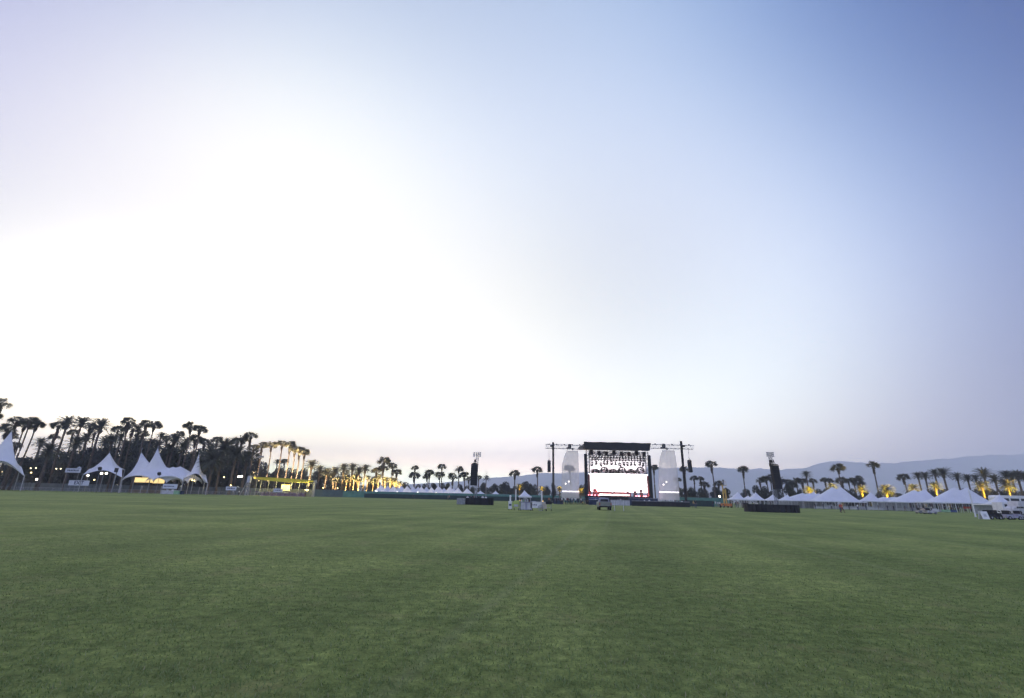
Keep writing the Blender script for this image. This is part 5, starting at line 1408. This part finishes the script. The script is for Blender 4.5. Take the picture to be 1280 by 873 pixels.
canopy(o, -.68, .88, -.6, .6, ze, [(.02, 0, zp_ - ze)], 1.5, nx=14, ny=8, valance=.18)
for k, (x, z, m) in enumerate(((-.3, 1.15, 'white_paint'), (-.05, 1.2, 'green_box'), (.2, 1.12, 'off_white'), (.42, 1.2, 'white_paint'), (.66, 1.1, 'maroon'))):
    q = MB(); q.bar((x, -.1, .99), (x, -.1, z), .08, .08, 10); q.bar((x, -.1, z), (x, -.1, z + .08), .08, .04, 10); q.build('jar', M[m], o)
for x in (-.4, .8): wheel(o, x, 0, .14, .1)
person(0, VY + .8, 'vendor in a grey shirt behind the canopied cart', 'hold', 0, 'off_white', 'denim', x=vx(656.5))
o = thing('ice_cream_cart', 'long white vendor cart with one large spoked wheel', 'vendor cart', (vx(670.3), VY, 0))
q = MB(); q.prism([(-.75, .32), (.55, .32), (.62, .5), (.62, .95), (-.75, .98)], -.4, .4); q.build('body', M['white_paint'], o)
q = MB(); q.box((-.07, 0, 1.0), (1.42, .86, .06)); q.box((-.3, 0, 1.05), (.4, .5, .05)); q.build('lid', M['off_white'], o)
for k in range(3):
    q = MB(); q.box((-.42 + k * .2, -.41, .66 + .03 * (k % 2)), (.13, .02, .12)); q.build('printed_mark', M['ink'], o)
w = MB(); c = Vector((.5, -.46, .34))
for k in range(24):
    a, b = 2 * math.pi * k / 24, 2 * math.pi * (k + 1) / 24
    w.bar(c + Vector((math.cos(a) * .31, 0, math.sin(a) * .31)), c + Vector((math.cos(b) * .31, 0, math.sin(b) * .31)), .03, n=5)
for k in range(8): a = math.pi * k / 8; w.bar(c - Vector((math.cos(a) * .31, 0, math.sin(a) * .31)), c + Vector((math.cos(a) * .31, 0, math.sin(a) * .31)), .009, n=4)
w.build('wheel', M['grey_metal'], o)
wheel(o, -.45, 0, .12, .1)
o = thing('cream_cooler', 'cream-coloured wheeled cooler between the white cart and black pushcart', 'cooler', (vx(680.3), VY, 0))
q = MB(); q.box((0, 0, .6), (.55, .5, .7)); q.build('body', mat('cream_paint', (.55, .5, .4), (.42, .38, .3), 2, .5), o)
q = MB(); q.box((0, 0, .99), (.6, .55, .08)); q.build('lid', M['off_white'], o)
q = MB(); q.bar((-.25, 0, .6), (-.45, 0, 1.1), .025); q.build('handle', M['grey_metal'], o)
for x in (-.2, .2): wheel(o, x, 0, .12, .08)
o = thing('push_cart', 'open black-topped pushcart at the right end of the vendor carts', 'pushcart', (vx(685.8), VY, 0))
q = MB(); q.box((0, 0, .92), (.72, .55, .3), taper=1.1); q.build('bin', M['black'], o)
q = MB()
for x in (-.28, .28):
    for y in (-.2, .2): q.bar((x, y, .12), (x * 1.05, y, .8), .022)
q.bar((-.28, -.2, .4), (.28, -.2, .4), .018); q.bar((.3, 0, .95), (.5, 0, 1.15), .02); q.build('frame', M['grey_metal'], o)
for x in (-.28, .28): wheel(o, x, -.2, .12, .06)
# white posts
def post(px, pyb, pyt, Y, r, label, m='white_paint', name='marker_post'):
    x = gx(px, Y); o = thing(name, label, 'post', (x, Y, 0))
    h = 0
    lo, hi = 0, 30
    for _ in range(40):
        mid = (lo + hi) / 2; d = Vector((x, Y, mid - CAM_H)); py = 426.5 - FPX * d.dot(UV) / d.dot(FW)
        if py > pyt: lo = mid
        else: hi = mid
    q = MB(); q.bar((0, 0, 0), (0, 0, lo), r, r * .9, 10); q.ball((0, 0, lo), r, 10, 5); q.build('shaft', M[m], o)
    q = MB(); q.bar((0, 0, 0), (0, 0, .04), r * 2.5, r * 2.2, 12); q.build('foot', M['grey_metal'], o)
post(768.4, 641, 626, 71, .028, 'thin white marker post on the grass, nearer the pickup')
post(779.6, 641, 625.5, 71, .028, 'thin white marker post on the grass, farther from the pickup')
post(644.6, 626, 612.5, 120, .14, 'thick white post beside the canopied vendor cart')
post(677.2, 629, 614.5, 120, .17, 'thick white post behind the large-wheeled vendor cart')
post(1219.8, 640, 613.5, 86, .11, 'tall white post leaning before the rightmost marquee')
# ------------------------------------------------------------------ left side signs, kiosk, frames
def text(body, size, m, parent, loc, name='lettering'):
    c = bpy.data.curves.new('t', 'FONT'); c.body = body; c.size = size; c.align_x = 'CENTER'; c.align_y = 'CENTER'; c.extrude = .01; c.offset = size * .02
    o = bpy.data.objects.new('t', c); COL.objects.link(o); bpy.context.view_layer.update()
    me = bpy.data.meshes.new_from_object(o.evaluated_get(bpy.context.evaluated_depsgraph_get())); bpy.data.objects.remove(o)
    me.materials.clear(); me.materials.append(M[m])
    t = link(name, me, parent, loc); t.rotation_euler = (math.pi / 2, 0, 0); return t
def signboard(px0, px1, py0, py1, Y, label, words=None, legs=True, marks=0):
    a, b = pt(px0, py0, Y), pt(px1, py1, Y); cx = gx((px0 + px1) / 2, Y, b.z); w = (b.x - a.x); z0, z1 = b.z, a.z
    o = thing('sign_board', label, 'sign', (cx, Y, 0))
    q = MB(); q.box((0, 0, (z0 + z1) / 2), (w, .1, z1 - z0)); q.build('board', M['sign_white'], o)
    if legs:
        q = MB(); q.bar((-w * .4, .1, 0), (-w * .4, .1, z1), .06); q.bar((w * .4, .1, 0), (w * .4, .1, z1), .06); q.build('legs', M['galv'], o)
    if words: text(words, (z1 - z0) * .95, 'ink', o, (0, -.062, (z0 + z1) / 2))
    r = random.Random(int(px0))
    if marks:
        q = MB(); x = -w * .36
        while x < w * .36:
            l = r.uniform(.25, .55); q.box((x + l / 2, -.055, (z0 + z1) / 2 + r.uniform(-.03, .03)), (l * .8, .012, (z1 - z0) * .38)); x += l + .12
        q.build('lettering', M['ink'], o)
    return o
signboard(86, 109.5, 600.4, 607.4, 165.5, 'white EXIT sign on the fence line at left', 'EXIT')
signboard(81.8, 99.3, 585.3, 591.2, 172, 'white gabled sign above and left of the EXIT sign', None, True, 3)
o = thing('sign_peak', 'small white triangle topping the sign above the EXIT sign', 'sign', (gx(90.5, 172), 171.9, 0))
zz_ = Zp(90.5, 585.2, 172); q = MB(); q.prism([(-.9, zz_), (.9, zz_), (0, zz_ + .55)], 0, .1); q.build('peak_board', M['sign_white'], o)
signboard(282.5, 294.5, 608.3, 613.3, 167, 'small white sign with dark lettering on the barrier right of the sail tents', None, True, 3)
signboard(342, 352.5, 610.8, 615.4, 168.6, 'small white sign on the barrier before the yellow awning', None, True, 2)
# white kiosk
o = thing('kiosk', 'white kiosk with a lettered top board before the long sail tent', 'kiosk', (gx(210, 160), 160, 0))
zt_, zm = Zp(210, 605.2, 160), Zp(210, 611, 160)
q = MB(); q.box((0, .6, .55), (4.6, 1.4, 1.1)); q.build('counter', M['off_white'], o)
q = MB(); q.box((.1, 0, (zt_ + zm) / 2), (4.6, .12, zt_ - zm)); q.build('top_board', M['sign_white'], o)
q = MB()
for x in (-2.1, 2.2): q.bar((x, .05, 0), (x, .05, zt_), .06)
q.build('uprights', M['galv'], o)
q = MB(); x = -1.7
while x < 1.6: q.box((x, -.07, (zt_ + zm) / 2), (.3, .012, .3)); x += .42
q.build('lettering', M['ink'], o)
for x, m_ in ((-1.4, 'khaki'), (-.6, 'off_white'), (.2, 'khaki'), (1.1, 'white_paint')):
    q = MB(); q.box((x, .2, 1.25), (.55, .4, .3)); q.build('box', M[m_], o)
o = thing('utility_box', 'pale green box at the right side of the white kiosk', 'box', (gx(219.8, 159), 159.3, 0))
q = MB(); q.box((0, 0, .55), (1.6, .8, 1.1)); q.build('body', M['green_box'], o)
q = MB(); q.box((0, 0, 1.13), (1.7, .9, .06)); q.build('lid', M['off_white'], o)
o = thing('utility_box', 'dark blue box right of the pale green box', 'box', (gx(226, 160), 160, 0))
q = MB(); q.box((0, 0, .5), (1.5, .8, 1.0)); q.build('body', M['navy'], o)
q = MB(); q.box((0, 0, 1.03), (1.6, .9, .06)); q.build('lid', M['black_metal'], o)
# slanted steel frames near the fence
for (px, py, Y, lb) in ((300.5, 611, 168, 'left leg of'), (309, 594.5, 170, 'tall grey box tower'), (392.5, 600.5, 182, 'grey post tower right of the yellow awning')): pass
o = thing('scaffold_tower', 'grey braced scaffold tower left of the yellow awning', 'tower', (gx(308, 171), 171, 0))
h_ = Zp(308, 594.5, 171)
q = MB(); q.truss((0, 0, 0), (0, 0, h_), .8, .07, 8, Vector((0, 1, 0))); q.build('frame', M['alu'], o)
q = MB(); q.bar((-2.0, -.6, 0), (-.4, 0, h_ * .8), .08); q.bar((-2.6, .3, 0), (-.4, 0, h_ * .6), .06); q.bar((.2, -1.5, 0), (0, 0, h_ * .6), .06); q.build('brace', M['alu'], o)
q = MB(); q.box((0, 0, h_ * .8), (1.0, 1.0, h_ * .3)); q.build('wrap', M['off_white'], o)
o = thing('scaffold_tower', 'slim grey scaffold tower right of the yellow awning', 'tower', (gx(390.8, 181), 181, 0))
h_ = Zp(392.5, 600.5, 181)
q = MB(); q.truss((0, 0, 0), (0, 0, h_), .7, .07, 6, Vector((0, 1, 0))); q.bar((0, 0, 0), (0, 0, h_), .18, n=6); q.build('frame', M['alu'], o)
o = thing('lighting_pole', 'tall pole with a rack of lamps in the dark palm clump', 'lighting pole', (gx(318, 180), 180, 0))
h_ = Zp(313, 572, 180)
q = MB(); q.bar((0, 0, 0), (0, 0, h_ + 1.2), .12, .08, 8); q.build('pole', M['galv'], o)
q = MB(); q.box((0, 0, h_), (1.9, .3, .12)); q.box((0, 0, h_ + .6), (1.9, .3, .12))
for k in range(4): q.box((-.75 + .5 * k, -.1, h_ + .3), (.3, .3, .45))
q.build('lamp_rack', M['galv'], o)
# antenna pole near the speaker tower left
o = thing('antenna_pole', 'thin grey pole with crossbars right of the left speaker tower', 'pole', (gx(607, 120), 120, 0))
h_ = Zp(608, 589.5, 120)
q = MB(); q.bar((0, 0, 0), (0, 0, h_), .06, .04, 6); q.build('pole', M['alu'], o)
q = MB(); q.bar((-.5, 0, h_), (.5, 0, h_), .025); q.bar((-.4, 0, h_ - .45), (.4, 0, h_ - .45), .025); q.build('crossbar', M['alu'], o)
